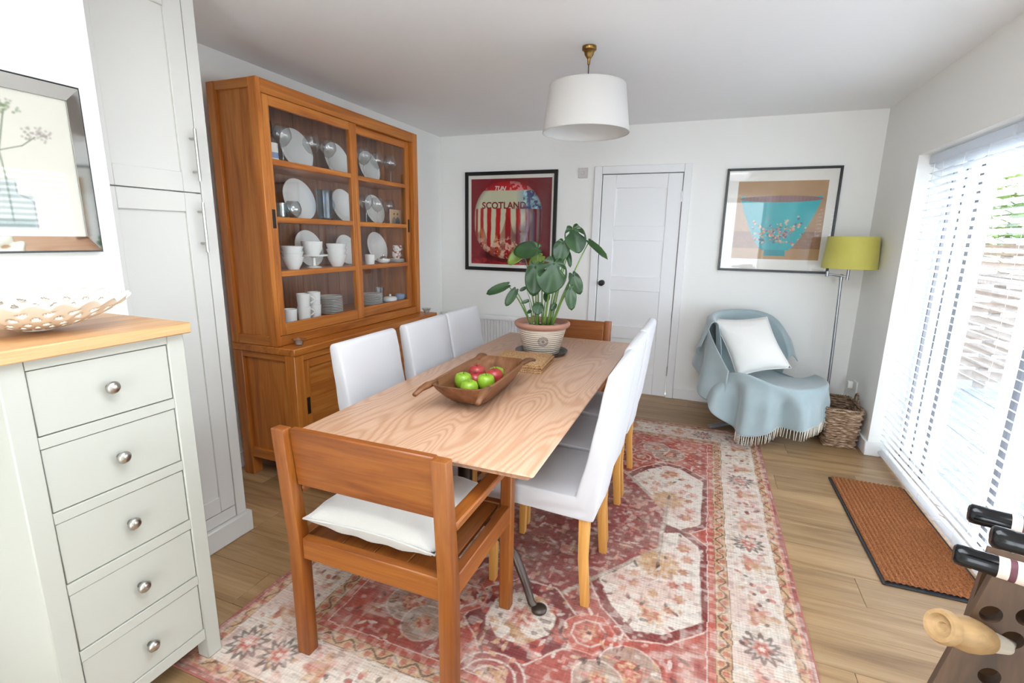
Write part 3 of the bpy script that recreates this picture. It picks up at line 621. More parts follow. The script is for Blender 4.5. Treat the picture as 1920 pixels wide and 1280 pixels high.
def cup(r, h, w=.004, foot=.6): return [(0, 0), (r*foot, 0), (r*.92, h*.45), (r, h), (r-w, h), (r*.9-w, h*.45), (r*foot-w, w), (0, w)]
# top shelf
gb = thing('gin_bottle', 'clear spirit bottle with a black cap and blue and white label', 'bottle', (-2.29, wy(517, -2.29), Z4))
B().lathe([(0, 0), (.036, 0), (.037, .01), (.037, .115), (.03, .135), (.014, .155), (.014, .19), (0, .19)], seg=28).build('bottle', W['wine'], gb, 50, True)
B().lathe([(.0376, .02), (.0379, .02), (.0379, .105), (.0376, .105)], seg=28).build('paper_label', W['mount'], gb, 50, True)
B().lathe([(.0382, .025), (.0384, .025), (.0384, .055), (.0382, .055)], seg=28).build('label_band', W['chinab'], gb, 50, True)
B().lathe([(.0155, .16), (.0165, .16), (.0165, .215), (.012, .22), (0, .22)], seg=20).build('cap', W['black'], gb, 50, True)
plate((-2.395, wy(561, -2.395), Z4), .125, 'large white platter behind the two stemmed glasses next to the gin bottle')
plate((-2.395, wy(634, -2.395), Z4), .115, 'white plate on the top shelf, half hidden by the middle door stile'); plate((-2.395, wy(693, -2.395), Z4), .115, 'white plate on the top shelf behind the second glass door')
wineglass((-2.285, wy(539, -2.285), Z4), 1.05, 'stemmed wine glass next to the gin bottle'); wineglass((-2.285, wy(592, -2.285), Z4), 1.0, 'middle stemmed wine glass of three behind the first glass door, top shelf')
wineglass((-2.285, wy(622, -2.285), Z4), 1.0, 'stemmed wine glass on the top shelf close to the middle door stile'); wineglass((-2.285, wy(686, -2.285), Z4), 1.05, 'first stemmed wine glass behind the second door, top shelf, before the plate')
wineglass((-2.285, wy(711, -2.285), Z4), .98, 'second stemmed wine glass behind the second door, top shelf'); wineglass((-2.285, wy(735, -2.285), Z4), 1.0, 'stemmed wine glass at the end of the top shelf by the wall corner')
# second shelf
plate((-2.395, wy(560, -2.395), Z3), .128, 'large white oval platter on the second shelf behind the balloon glass', sz=1.0); plate((-2.395, wy(642, -2.395), Z3), .115, 'white plate behind the tall glass jug handle on the second shelf'); plate((-2.395, wy(700, -2.395), Z3), .11, 'white plate on the second shelf behind the second glass door')
solid('tumbler', cup(.034, .085, .003, .85), (-2.27, wy(527, -2.27), Z3), W['wine'], 'short cut-glass tumbler at the cabinet end of the second shelf', 'glass', 'tumblers in the cabinet')
solid('balloon_glass', [(0, 0), (.02, .004), (.042, .03), (.048, .055), (.04, .085), (.03, .10), (.029, .10), (.039, .085), (.046, .055), (.04, .032), (.018, .007), (0, .004)], (-2.255, wy(550, -2.255), Z3), W['wine'], 'round balloon glass without stem in front of the second-shelf platter', 'glass')
solid('tumbler', cup(.03, .12, .003, .8), (-2.35, 2.17, Z3), W['wine'], 'taller clear tumbler behind the cut-glass tumbler', 'glass', 'tumblers in the cabinet')
solid('glass_jug', [(0, 0), (.045, 0), (.047, .02), (.05, .17), (.054, .19), (.052, .19), (.047, .168), (.044, .02), (0, .006)], (-2.30, wy(610, -2.30), Z3), W['bglass'], 'tall pale blue glass jug with a loop handle', 'jug', None, 28, (.048, .05, .15, .04, .006, PI/2))
wineglass((-2.285, wy(687, -2.285), Z3), .95, 'stemmed wine glass on the second shelf near the middle door stile'); wineglass((-2.285, wy(708, -2.285), Z3), .9, 'stemmed wine glass beside the photo card on the second shelf'); wineglass((-2.33, wy(730, -2.33), Z3), .9, 'stemmed wine glass standing behind the photo card')
u, v = canvas(60, 45); img = np.zeros(u.shape+(3,)); img[:] = lin((196, 158, 112)); 
for cx0, c1 in ((.35, (120, 104, 90)), (.66, (60, 62, 70))):
    mixm(img, sm(((u-cx0)/.2)**2+((v-.1)/.42)**2-1, .2), lin(c1)); mixm(img, sm(((u-cx0)/.07)**2+((v-.62)/.12)**2-1, .2), lin((196, 140, 110))); mixm(img, sm(((u-cx0)/.075)**2+((v-.72)/.07)**2-1, .2), lin((90, 62, 46)))
cdt = thing('photo_card', 'small tan photo card of two people propped on the second shelf', 'card', (-2.265, 3.31, Z3)); B().box(-2.268, -2.2655, 3.235, 3.385, Z3, Z3+.11, 0).build('backing_card', W['mount'], cdt)
print_mesh('photo_print', img, lambda u, v: np.stack([np.full_like(u, -2.265), 3.236+.148*u, Z3+.001+.108*v], -1), W['print'], cdt)
# third shelf
def bowlstack(p, n, r, h, step, lab, grp):
    for k in range(n): solid('bowl', [(0, 0), (r*.5, 0), (r*.8, h*.5), (r, h), (r-.004, h), (r*.8-.004, h*.5), (r*.5-.003, .005), (0, .005)], (p[0], p[1], p[2]+step*k), W['china'], lab[k], 'bowl', grp)
bowlstack((-2.265, wy(543, -2.265), Z2), 3, .062, .075, .03, ['white bowl at the bottom of the stack by the cabinet side', 'white bowl in the middle of the stack by the cabinet side', 'white bowl on top of the stack by the cabinet side'], 'stacked bowls by the cabinet side')
plate((-2.415, wy(572, -2.415), Z2), .118, 'white plate on the third shelf behind the cake stand')
cs = thing('cake_stand', 'white footed cake stand on the third shelf', 'cake stand', (-2.30, wy(583, -2.30), Z2)); B().lathe([(0, 0), (.045, 0), (.04, .006), (.012, .012), (.010, .06), (.03, .068), (.085, .072), (.088, .082), (.08, .078), (0, .076)], seg=32).build('stand', W['china'], cs, 50, True)
solid('bowl', cup(.064, .085, .005, .6), (-2.30, wy(581, -2.30), Z2+.0765), W['china'], 'deep white bowl sitting on the cake stand', 'bowl')
bowlstack((-2.27, wy(627, -2.27), Z2), 3, .066, .08, .034, ['lowest of three round white bowls stacked near the middle stile', 'middle of three round white bowls stacked near the middle stile', 'top one of three round white bowls stacked near the middle stile'], 'stacked bowls near the middle stile')
plate((-2.40, wy(643, -2.40), Z2), .105, 'white plate on the third shelf behind the stack of round bowls'); plate((-2.40, wy(702, -2.40), Z2), .118, 'large white plate behind the small milk jug')
solid('milk_jug', cup(.036, .07, .004, .85), (-2.26, wy(690, -2.26), Z2), W['china'], 'small white milk jug with a handle', 'jug', None, 24, (.034, .012, .058, .022, .005, PI/2))
solid('sugar_bowl', cup(.05, .035, .004, .45), (-2.255, wy(716, -2.255), Z2), W['china'], 'small shallow white bowl holding a silver sugar pot', 'bowl')
solid('sugar_pot', [(0, .006), (.016, .006), (.028, .022), (.028, .04), (.018, .052), (.006, .056), (.006, .066), (0, .068)], (-2.255, wy(716, -2.255), Z2), W['chrome'], 'round silver sugar pot in the shallow bowl', 'pot')
for k in range(3): solid('saucer', [(0, 0), (.035, 0), (.062, .008), (.062, .010), (.034, .004), (0, .004)], (-2.27, 3.31, Z2+.009*k), W['china'], ['lowest saucer under the stacked floral cups', 'middle saucer under the stacked floral cups', 'top saucer under the stacked floral cups'][k], 'saucer', 'saucers under the floral cups')
m = W['floral'] = mat('floral_china', srgb(230, 224, 214), .2); n = noise(m, texco(m, (55, 55, 55)), 1, 1); N, L, p = nodes(m); r = ramp(m, n.outputs[0], [(.5, srgb(232, 228, 220)), (.58, srgb(190, 90, 60)), (.66, srgb(150, 40, 40))]); L.new(r.outputs[0], p.inputs['Base Color'])
for k in range(2): solid('floral_cup', cup(.036, .052, .003, .6), (-2.27, 3.31+.012*k, Z2+.0285+.05*k), W['floral'], ['lower red and white floral teacup on the saucers', 'upper red and white floral teacup, stacked on another'][k], 'cup', 'floral teacups', 24, (.033, .012, .042, .02, .003, PI/2-.2))
# bottom shelf
b = B().box(-.006, 0, -.085, .085, 0, .17, .002); b.xf(Matrix.Rotation(-.18, 4, 'Y')); o = b.build('square_platter', W['china'], None, None, True); o.location = (-2.43, 2.24, Z1+.001); tag(o, 'square white platter propped behind the mugs on the bottom shelf', 'plate')
mg = [((-2.25, 2.185, Z1), .0, 'white mug standing alone at the cabinet-side end of the bottom shelf', 2.0), ((-2.255, 2.30, Z1), 0, 'lower white mug of the stacked pair beside the lone mug', 1.2), ((-2.255, 2.30, Z1+.0785), 0, 'upper white mug of the stacked pair beside the lone mug', .9), ((-2.27, 2.405, Z1), 0, 'lower white mug of the pair next to the plate stack', 2.2), ((-2.27, 2.405, Z1+.0785), 0, 'upper white mug of the pair next to the plate stack', -2.2), ((-2.34, 2.17, Z1), 0, 'white mug behind the lone mug on the bottom shelf', 2.6)]
for p, _, lb, a in mg: solid('mug', cup(.04, .078, .004, .88), p, W['china'], lb, 'mug', 'white mugs on the bottom shelf', 24, (.038, .018, .062, .024, .0045, a))
def pstack(x, y, n, r, st, side, grp):
    for k in range(n): solid('dinner_plate', [(0, 0), (r*.6, 0), (r, .008), (r, .0105), (r*.6, .0035), (0, .0035)], (x, y, Z1+st*k), W['china'], ('lowest plate of the white stack ' if k == 0 else 'topmost plate of the white stack ' if k == n-1 else 'white plate inside the tall plate stack ')+side, 'plate', grp, 32)
pstack(-2.285, 2.565, 11, .078, .0105, 'beside the mugs', 'stack of white plates beside the mugs'); pstack(-2.31, 3.03, 8, .08, .0105, 'behind the second glass door', 'stack of white plates behind the second door')
solid('tumbler', cup(.036, .11, .003, .75), (-2.36, 3.20, Z1), W['wine'], 'brownish clear tumbler standing behind the butter dish', 'glass', 'tumblers in the cabinet')
bd = thing('butter_dish', 'blue and white covered butter dish on the bottom shelf', 'dish', (-2.275, 3.215, Z1)); B().lathe([(0, 0), (.05, 0), (.065, .008), (.065, .012), (0, .012)], seg=28).build('dish', W['chinab'], bd, 50, True)
B().lathe([(.052, .0125), (.054, .03), (.045, .042), (0, .046)], seg=28).build('lid', W['china'], bd, 50, True); B().lathe([(0, .0455), (.006, .046), (.010, .055), (.006, .062), (0, .063)], seg=16).build('knob', W['china'], bd, 50, True)
solid('blue_teacup', cup(.042, .05, .003, .55), (-2.27, 3.345, Z1), W['chinab'], 'blue patterned teacup beside the butter dish', 'cup', None, 24, (.038, .014, .042, .02, .003, PI/2-.3))
solid('glass_stand', cup(.022, .10, .002, .7), (-2.33, 2.66, Z1), W['wine'], 'narrow clear glass between plate stack and middle stile', 'glass')
# tea-light holders on the cabinet ledge
for p, lb in (((-2.098, 2.085, .8125), 'clear glass tea-light bowl on the cabinet ledge near the tall cupboard'), ((-2.098, 3.46, .8125), 'clear glass tea-light bowl at the ledge end near the back wall')):
    t = thing('tea_light_holder', lb, 'candle holder', p, 0, 'tea-light bowls on the cabinet ledge')
    B().lathe([(0, 0), (.018, 0), (.022, .004), (.024, .014), (.036, .034), (.04, .036), (.0385, .0375), (.034, .036), (.021, .014), (.018, .006), (0, .005)], seg=28).build('glass_bowl', W['wine'], t, 50, True)
    B().lathe([(0, .006), (.0175, .006), (.0175, .02), (0, .02)], seg=20).build('candle', W['china'], t, 50, True)

# ------------------------------------------------------------------ rug
rx0, rx1, ry0, ry1 = -1.548, .478, .885, 3.895
nx, ny = 520, 770; u, v = canvas(nx, ny); X = rx0+(rx1-rx0)*u; Y = ry0+(ry1-ry0)*v
RED, ROSE, PINK, IV, TAN, GOLD, DK, MAR, GREY = [lin(c) for c in ((190, 92, 74), (158, 84, 78), (212, 146, 128), (226, 210, 194), (206, 164, 122), (196, 148, 100), (82, 62, 58), (132, 62, 60), (178, 156, 138))]
rg = np.zeros(u.shape+(3,)); rg[:] = RED
N1 = fbm(u, v, 7, 31); N2 = fbm(u, v, 24, 33); N3 = vnoise(u*1.0, v*1.5, 58, 35)
X = X+.010*(fbm(u, v*1.5, 40, 71)-.5)+.012*(fbm(u, v*1.5, 14, 72)-.5); Y = Y+.010*(fbm(u, v*1.5, 40, 73)-.5)+.012*(fbm(u, v*1.5, 14, 74)-.5)
X = np.clip(X, rx0, rx1); Y = np.clip(Y, ry0, ry1)
dx = np.minimum(X-rx0, rx1-X); dy = np.minimum(Y-ry0, ry1-Y); D = np.minimum(dx, dy); alongy = dx < dy; S = np.where(alongy, Y, X)
xc, yc = (rx0+rx1)/2, (ry0+ry1)/2-.03; QX = np.abs(X-xc); QY = np.abs(Y-yc)
def polym(px, py, poly, soft=.006):
    """signed distance mask of a convex polygon"""
    d = np.full(px.shape, -9.); n = len(poly); a = sum(poly[i][0]*poly[(i+1) % n][1]-poly[(i+1) % n][0]*poly[i][1] for i in range(n)); s = 1 if a > 0 else -1
    for i in range(n):
        (x1, y1), (x2, y2) = poly[i], poly[(i+1) % n]; l = math.hypot(x2-x1, y2-y1); d = np.maximum(d, s*((px-x1)*(y2-y1)-(py-y1)*(x2-x1))/l)
    return d
def win(x, y, r):
    i0, i1 = [int(np.clip((q-rx0)/(rx1-rx0)*(nx-1), 0, nx)) for q in (x-r, x+r)]; j0, j1 = [int(np.clip((q-ry0)/(ry1-ry0)*(ny-1), 0, ny)) for q in (y-r, y+r)]
    sl = np.s_[j0:j1+1, i0:i1+1]; return GX[sl], GY[sl], rg[sl]
GX, GY = X, Y
def rosette(x, y, r, c1, c2, c3, n=8, ph=0, a=.9):
    X, Y, rg = win(x, y, r*1.6); q = np.hypot(X-x, Y-y); th = np.arctan2(Y-y, X-x); rr = r*(1+.22*np.cos(n*th+ph))
    mixm(rg, sm(q-rr, .008), c1, a); mixm(rg, sm(q-rr*.66, .007), c2, a); mixm(rg, sm(q-rr*.33, .006), c3, a)
def petal(x, y, a, l, w, c, al=.9):
    X, Y, rg = win(x, y, l*1.3); p_ = (X-x)*math.cos(a)+(Y-y)*math.sin(a); q = -(X-x)*math.sin(a)+(Y-y)*math.cos(a)
    mixm(rg, sm((p_/l)**2+(q/w)**2-1, .35), c, al)
# field: large noise of red and rose
mixm(rg, (N1-.42)*4, ROSE, .7); mixm(rg, (N2-.5)*5, PINK, .4)
# ivory side cartouches (four, mirrored) and their brown frames
hexA = [(.455, .06), (.535, .03), (.62, .11), (.63, .59), (.505, .705), (.42, .722), (.325, .63), (.25, .50), (.25, .38)]
hd = polym(QX, QY, hexA); mixm(rg, sm(hd-.05, .006), MAR, .75); mixm(rg, sm(hd-.05, .006)*(np.sin((X+Y)*260) > .1), DK, .45); mixm(rg, sm(hd-.012, .005), IV); mixm(rg, sm(hd, .005)*(N2 > .5), PINK, .35); mixm(rg, sm(np.abs(hd-.056)-.003, .004), IV, .8)
# central lozenge medallion
md = np.maximum(QX-.445, (QX+QY*.74-.575)*.8); mixm(rg, sm(md-.022, .005), GREY, .95); mixm(rg, sm(np.abs(md-.011)-.003, .004)*(np.sin(S*500) > 0), IV, .5); mixm(rg, sm(md, .005), ROSE); mixm(rg, sm(md, .005)*(N2 > .55), MAR, .55); mixm(rg, sm(md, .005)*(N3 > .8), PINK, .8)
# octagons above and below the lozenge
for sg in (-1, 1):
    oy = yc+sg*.83; o = np.maximum(np.maximum(np.abs(X-xc), np.abs(Y-oy)), (np.abs(X-xc)+np.abs(Y-oy))*.72)
    mixm(rg, sm(o-.205, .005), IV, .8); mixm(rg, sm(o-.198, .005), MAR); mixm(rg, sm(o-.198, .005)*(N3 > .62), RED, .9); mixm(rg, sm(o-.125, .005), IV); mixm(rg, sm(o-.125, .005)*(N3 > .7), GOLD, .9); mixm(rg, sm(o-.12, .005)*(N3 < .2)*(o > .07), DK, .6); rosette(xc, oy, .05, PINK, RED, TAN)
    for sx in (-1, 1):
        xo = xc+sx*.255; o2 = np.maximum(np.maximum(np.abs(X-xo), np.abs(Y-oy+sg*.02)), (np.abs(X-xo)+np.abs(Y-oy+sg*.02))*.72); mixm(rg, sm(o2-.095, .004), PINK); mixm(rg, sm(o2-.089, .004), RED); mixm(rg, sm(np.abs(o2-.06)-.004, .004), IV, .7); rosette(xo, oy-sg*.02, .028, TAN, PINK, DK, 6)
        # grey scroll leaves
        for q, (ax, ay, ra) in enumerate(((.42, .92, .10), (.33, 1.0, .075))):
            r_ = np.hypot(X-xc-sx*ax, Y-yc-sg*ay); mixm(rg, sm(np.abs(r_-ra*.75)-.028, .006), GREY, .8); mixm(rg, sm(np.abs(r_-ra*.75-.03)-.003, .004), IV, .7); rosette(xc+sx*ax, yc+sg*ay, .035, TAN, RED, PINK, 7)
    # scroll rosette at the end of the field
    r_ = np.hypot(X-xc, (Y-yc-sg*1.12)*1.15); th = np.arctan2(Y-yc-sg*1.12, X-xc); mixm(rg, sm(r_-.125, .006), ROSE, .9); mixm(rg, sm(np.abs(((r_-.012*th/PI) % .032)-.016)-.004, .004)*(r_ < .125)*(r_ > .05), IV, .75); rosette(xc, yc+sg*1.12, .045, TAN, GOLD, PINK, 6)
# palmettes and florets inside the cartouches
for sx in (-1, 1):
    for sg in (-1, 1):
        cx0, cy0 = xc+sx*.46, yc+sg*.30
        for k in range(9): petal(cx0, cy0, PI/2*sg+(k-4)*.36*1.0, .10, .022, GOLD if k % 2 else TAN, .85)
        petal(cx0, cy0+sg*.02, PI/2, .035, .008, DK); petal(cx0, cy0-sg*.06, PI/2, .07, .006, GREY)
        for (ax, ay, r) in ((.56, .14, .03), (.58, .22, .026), (.59, .40, .024), (.53, .42, .022), (.56, .50, .024), (.46, .50, .024), (.42, .58, .03), (.46, .63, .045), (.38, .47, .022), (.34, .52, .018), (.52, .58, .022), (.57, .32, .02), (.37, .40, .02), (.32, .45, .016)):
            rosette(xc+sx*ax, yc+sg*ay, r, [PINK, TAN, RED][int(ax*100) % 3], [RED, PINK, GOLD][int(ay*100) % 3], TAN, 6, ax*20, .75)
        for (ax, ay, r) in ((.28, .08, .04), (.18, .16, .03), (.30, .22, .03), (.12, .05, .035), (.22, .30, .025), (.08, .33, .03), (.36, .05, .025), (.10, .48, .025)):
            rosette(xc+sx*ax, yc+sg*ay, r, [GREY, PINK, TAN][int(ax*100) % 3], [DK, RED, MAR][int(ay*100) % 3], [GOLD, PINK, IV][int(ax*50) % 3], 9, ay*9, .6)
rs = np.random.default_rng(8)
for k in range(620):                                    # small scattered marks over the field
    x, y = xc+rs.uniform(-.64, .64), yc+rs.choice([-1, 1])*(rs.uniform(.62, 1.17) if k < 420 else rs.uniform(0, .62)); petal(x, y, rs.random()*3, .012+.012*rs.random(), .007, [IV, TAN, DK, PINK, MAR][rs.integers(5)], .75)
# borders
def band(a, b): return (D >= a)*(D < b)*1.0
bd_ = band(0, .348); mixm(rg, band(.318, .348), RED); mixm(rg, band(.318, .348)*(np.sin(S*120) > .3), PINK, .6); mixm(rg, band(.345, .349), IV, .8)
wavev = .026*np.sin(S*2*PI/.09)*.55
mixm(rg, band(.262, .318), TAN); mixm(rg, band(.268, .312)*(np.abs(D-.29-wavev) < .0045), DK, .8); mixm(rg, band(.268, .312)*(np.hypot((S % .045)-.0225, D-.29+wavev*.6) < .013), RED, .75); mixm(rg, band(.262, .2655)+band(.3145, .318), DK, .7)
mixm(rg, band(.064, .262), IV); mixm(rg, band(.064, .262)*(N2 > .52), PINK, .3); mixm(rg, band(.064, .262)*(N2 < .38), TAN, .3)
mixm(rg, band(.028, .064), TAN); mixm(rg, band(.028, .064)*(np.abs(D-.046-wavev*.8) < .004), DK, .7); mixm(rg, band(.03, .062)*(np.hypot((S % .09)-.045, D-.046) < .013), RED, .7); mixm(rg, band(.062, .065), DK, .5)
mixm(rg, band(.0, .028), PINK); mixm(rg, band(.012, .017), DK, .6); mixm(rg, band(0, .012), lin((170, 96, 84)), .9); mixm(rg, band(.017, .028)*(np.sin(S*110) > .2), RED, .6)
def border_run(fixed, lo, hi, vert):
    k = 0; s = lo
    while s < hi:
        x, y = (fixed, s) if vert else (s, fixed); kind = k % 4
        if kind == 0: rosette(x, y, .062, DK, IV, PINK, 12, 0, .75); rosette(x, y, .033, PINK, RED, IV, 6, 0, .8)
        elif kind in (1, 3):
            d = 0 if vert else PI/2
            for j in range(6): petal(x+.01*math.cos(j), y+.02*math.sin(j*2), d+j*.5, .05, .016, [RED, PINK, TAN][j % 3], .7)
            petal(x+(.05 if vert else 0), y+(0 if vert else .05), d, .03, .018, GOLD, .7)
        else:
            for j in range(7): petal(x+rs.uniform(-.06, .06), y+rs.uniform(-.06, .06), rs.random()*3, .016, .011, [RED, PINK, MAR, TAN][rs.integers(4)], .8)
        for j in range(7):
            q = rs.uniform(-.075, .075); w_ = rs.uniform(-.1, .1); petal(x+(q if vert else w_), y+(w_ if vert else q), rs.random()*3, .011, .008, [RED, PINK, DK, TAN][rs.integers(4)], .7)
        s += .168; k += 1
for sx in (rx0+.163, rx1-.163): border_run(sx, ry0+.16, ry1-.1, True)
for sy_ in (ry0+.163, ry1-.163): border_run(sy_, rx0+.30, rx1-.28, False)
# woven slubs and fading
mixm(rg, (N1-.5)*2.2, IV, .22)
wv_ = np.random.default_rng(2).random((ny, 1))*.5+np.random.default_rng(3).random((1, nx))*.25+np.random.default_rng(5).random((ny, nx))*.35
gl_ = rg.mean(-1, keepdims=True); rg = rg*.92+gl_*.08; mixm(rg, (N2-.42)*3, lin((220, 190, 174)), .24); N4 = vnoise(u*1.6, v*2.4, 62, 91); mixm(rg, (N4-.62)*6, lin((226, 208, 194)), .42); mixm(rg, (.30-N4)*6, lin((120, 66, 60)), .30); rg *= (.70+.33*wv_)[..., None]; sl_ = (np.random.default_rng(6).random((ny, nx//4+1)).repeat(4, 1)[:, :nx] > .88)*(np.arange(ny) % 3 == 0)[:, None]; mixm(rg, sl_*1.0, DK, .38); gr_ = (np.arange(ny) % 3 == 1)[:, None]*(np.random.default_rng(16).random((ny, nx//6+1)).repeat(6, 1)[:, :nx] > .35); rg *= (1-.14*gr_)[..., None]; rg *= (1-.07*(np.arange(nx) % 3 == 0))[None, :, None]
W['rug'] = vcol('faded_woven_rug', .95, .1, (120, 420, 1))
rug = thing('patterned_rug', 'faded red and ivory oriental patterned rug under the dining table', 'rug', (xc, yc, 0))
print_mesh('woven_face', rg, lambda u, v: np.stack([rx0+(rx1-rx0)*u, ry0+(ry1-ry0)*v, .0078+0*u], -1), W['rug'], rug)
B().box(rx0, rx1, ry0, ry1, .0005, .0068, .002).build('backing', W['jute'], rug)
W['rugedge'] = cloth('rust_bound_edge', srgb(160, 90, 78), .95)
for a in (rx0, rx1): B().tube([(a, ry0, .0045), (a, (ry0+ry1)/2, .0045), (a, ry1, .0045)], .004, 6).build('bound_edge', W['rugedge'], rug)
for a in (ry0, ry1): B().tube([(rx0, a, .0045), (xc, a, .0045), (rx1, a, .0045)], .004, 6).build('bound_edge', W['rugedge'], rug)

# doormat
dm = thing('doormat', 'brown ribbed coir doormat with black rubber edging under the blinds', 'doormat', (1.03, 2.83, 0))
B().box(.832, 1.225, 2.30, 3.345, .0005, .008, .003).build('rubber_base', W['rubber'], dm)
b = B(); b.grid(lambda u, v: (.846+(1.212-.846)*u, 2.318+(3.343-2.318)*v, .0105+.006*abs(math.sin(PI*u*17))), 170, 40); b.build('coir_pile', W['coir'], dm, 'all')

# ------------------------------------------------------------------ dining table
tx0, tx1, ty0, ty1, TZ = -1.275, -.405, 1.232, 3.242, .76
tb = thing('dining_table', 'long oak dining table on dark iron trestle legs', 'table', (-.84, 2.24, 0))
b = B(); b.box(tx0, tx1, ty0, ty1, TZ-.032, TZ, .006, 2)
for v_ in b.bm.verts:
    if v_.co.z < TZ-.012: v_.co.x += .022*(1 if v_.co.x < -.84 else -1); v_.co.y += .022*(1 if v_.co.y < 2.2 else -1)
b.build('table_top', W['oak_top'], tb)
for yl, ya in ((1.662, -.08), (2.83, 0)):
    b = B()
    b.tube([(-.84, yl, .727), (-.84, yl, .30)], .03, 12); b.build('column', W['iron'], tb)
    B().box(-1.16, -.52, yl-.03, yl+.03, .70, .727, .003).build('top_plate', W['iron'], tb)
    for s in (-1, 1):
        pts = [(-.84+s*q, yl+s*ya*q/.36, z_) for q, z_ in ((0, .34), (.06, .33), (.16, .28), (.25, .20), (.30, .10), (.325, .03), (.345, .022))]
        f = B().tube(pts, [.024, .024, .023, .021, .019, .017, .014], 10, flat=.7).build('curved_leg', W['iron'], tb, 'all')
        B().lathe([(0, 0), (.026, 0), (.03, .006), (.03, .014), (.022, .02), (.012, .022), (0, .023)], (-.84+s*.36, yl+s*ya, .0095), 20).build('foot_pad', W['iron'], f, 'all')
B().tube([(-.84, 1.66, .36), (-.84, 2.81, .36)], .014, 10).build('stretcher', W['iron'], tb)

# ------------------------------------------------------------------ wooden armchairs
def armchair(label, loc, rz):
    t = thing('armchair', label, 'armchair', loc, rz, 'wooden armchairs at the table ends'); hw = .305
    for s in (-1, 1):
        x0, x1 = sorted((s*hw, s*(hw-.05)))
        pr = [(-.235, 0), (-.19, 0), (-.19, .42), (-.232, .838), (-.268, .838), (-.237, .42)]
        B().prism(pr, 'x', x0, x1, .004).build('back_leg', W['ac'], t, None, True)
        B().box(x0+.003, x1-.003, .222, .264, 0, .60, .004).build('front_leg', W['ac'], t, None, True)
        b = B().box(x0, x1, -.206, .264, .6005, .628, .005); b.build('armrest', W['acy'], t, None, True)
        B().box(x0+.008, x1-.008, -.19, .2245, .375, .445, .003).build('side_rail', W['acy'], t, None, True)
    for z0, z1, o_ in ((.64, .835, 0),):
        sh = Matrix(((1, 0, 0, 0), (0, 1, -.098, 0), (0, 0, 1, 0), (0, 0, 0, 1))); b = B().box(-hw+.0505, hw-.0505, -.150-.015, -.150+.013, z0, z1, .004, M=sh); b.build('backrest', W['acx'], t, None, True)
    B().box(-hw+.0505, hw-.0505, -.228, -.196, .375, .45, .003).build('back_rail', W['acx'], t, None, True); B().box(-hw+.0505, hw-.0505, .228, .262, .375, .445, .003).build('front_rail', W['acx'], t, None, True)
    for k in range(4): B().box(-.245+k*.1235, -.245+k*.1235+.1215, -.195, .227, .425, .442, .002).build('seat_board', W['acy'], t, None, True)
    return t
armchair('wooden armchair at the near table end with its back to the viewer', (-.89, 1.315, .0085), 0)
armchair('wooden armchair at the far table end by the door, behind the plant pot', (-.90, 3.275, .0085), PI)
def pad(name, label, cat, corners, h, mat_, pw_=.38, n=22, sag=None, group=None, edge=None):
    """puffed cushion from four corners (bl, br, tr, tl)"""
    c = [Vector(q) for q in corners]; nn = ((c[1]-c[0]).cross(c[3]-c[0])).normalized(); ctr = sum(c, Vector())/4
    t = thing(name, label, cat, ctr-Vector((0, 0, 0)), 0, group)
    def P(u, v, s):
        e1 = 1-(2*u-1)**2; e2 = 1-(2*v-1)**2; pin = .035*(1-e1*0)*0
        uu = .5+(u-.5)*(1-.09*(1-(2*v-1)**2)*0); q = c[0]*(1-u)*(1-v)+c[1]*u*(1-v)+c[2]*u*v+c[3]*(1-u)*v
        sc = 1-.09*(e1*(1-e2)+e2*(1-e1)); q = ctr+(q-ctr)*sc
        q = q+nn*s*h*(max(e1, 0)*max(e2, 0))**pw_
        if sag: q = q+Vector(sag(u, v))
        return q
    b = B(); b.grid(lambda u, v: P(u, v, 1), n, n); b.grid(lambda u, v: P(u, v, -1), n, n)
    bmesh.ops.remove_doubles(b.bm, verts=b.bm.verts, dist=1e-5); bmesh.ops.recalc_face_normals(b.bm, faces=b.bm.faces)
    b.wrinkle(lambda co: .0022*math.sin(co.x*55+co.y*23)*math.sin(co.z*40+co.y*37)); b.build('cover', mat_, t, 'all')
    pts = [P(k/10, 0, 0) for k in range(10)]+[P(1, k/10, 0) for k in range(10)]+[P(1-k/10, 1, 0) for k in range(10)]+[P(0, 1-k/10, 0) for k in range(10)]
    B().tube(pts, .0035, 5, closed=True).build('seam', mat_, t, 'all'); return t
zz = .532
pad('seat_cushion', 'cream boucle cushion on the seat of the near wooden armchair', 'cushion', [(-1.132, 1.088, zz), (-.648, 1.088, zz), (-.648, 1.51, zz-.004), (-1.132, 1.51, zz-.004)], .075, W['fleece'], .34, 24)

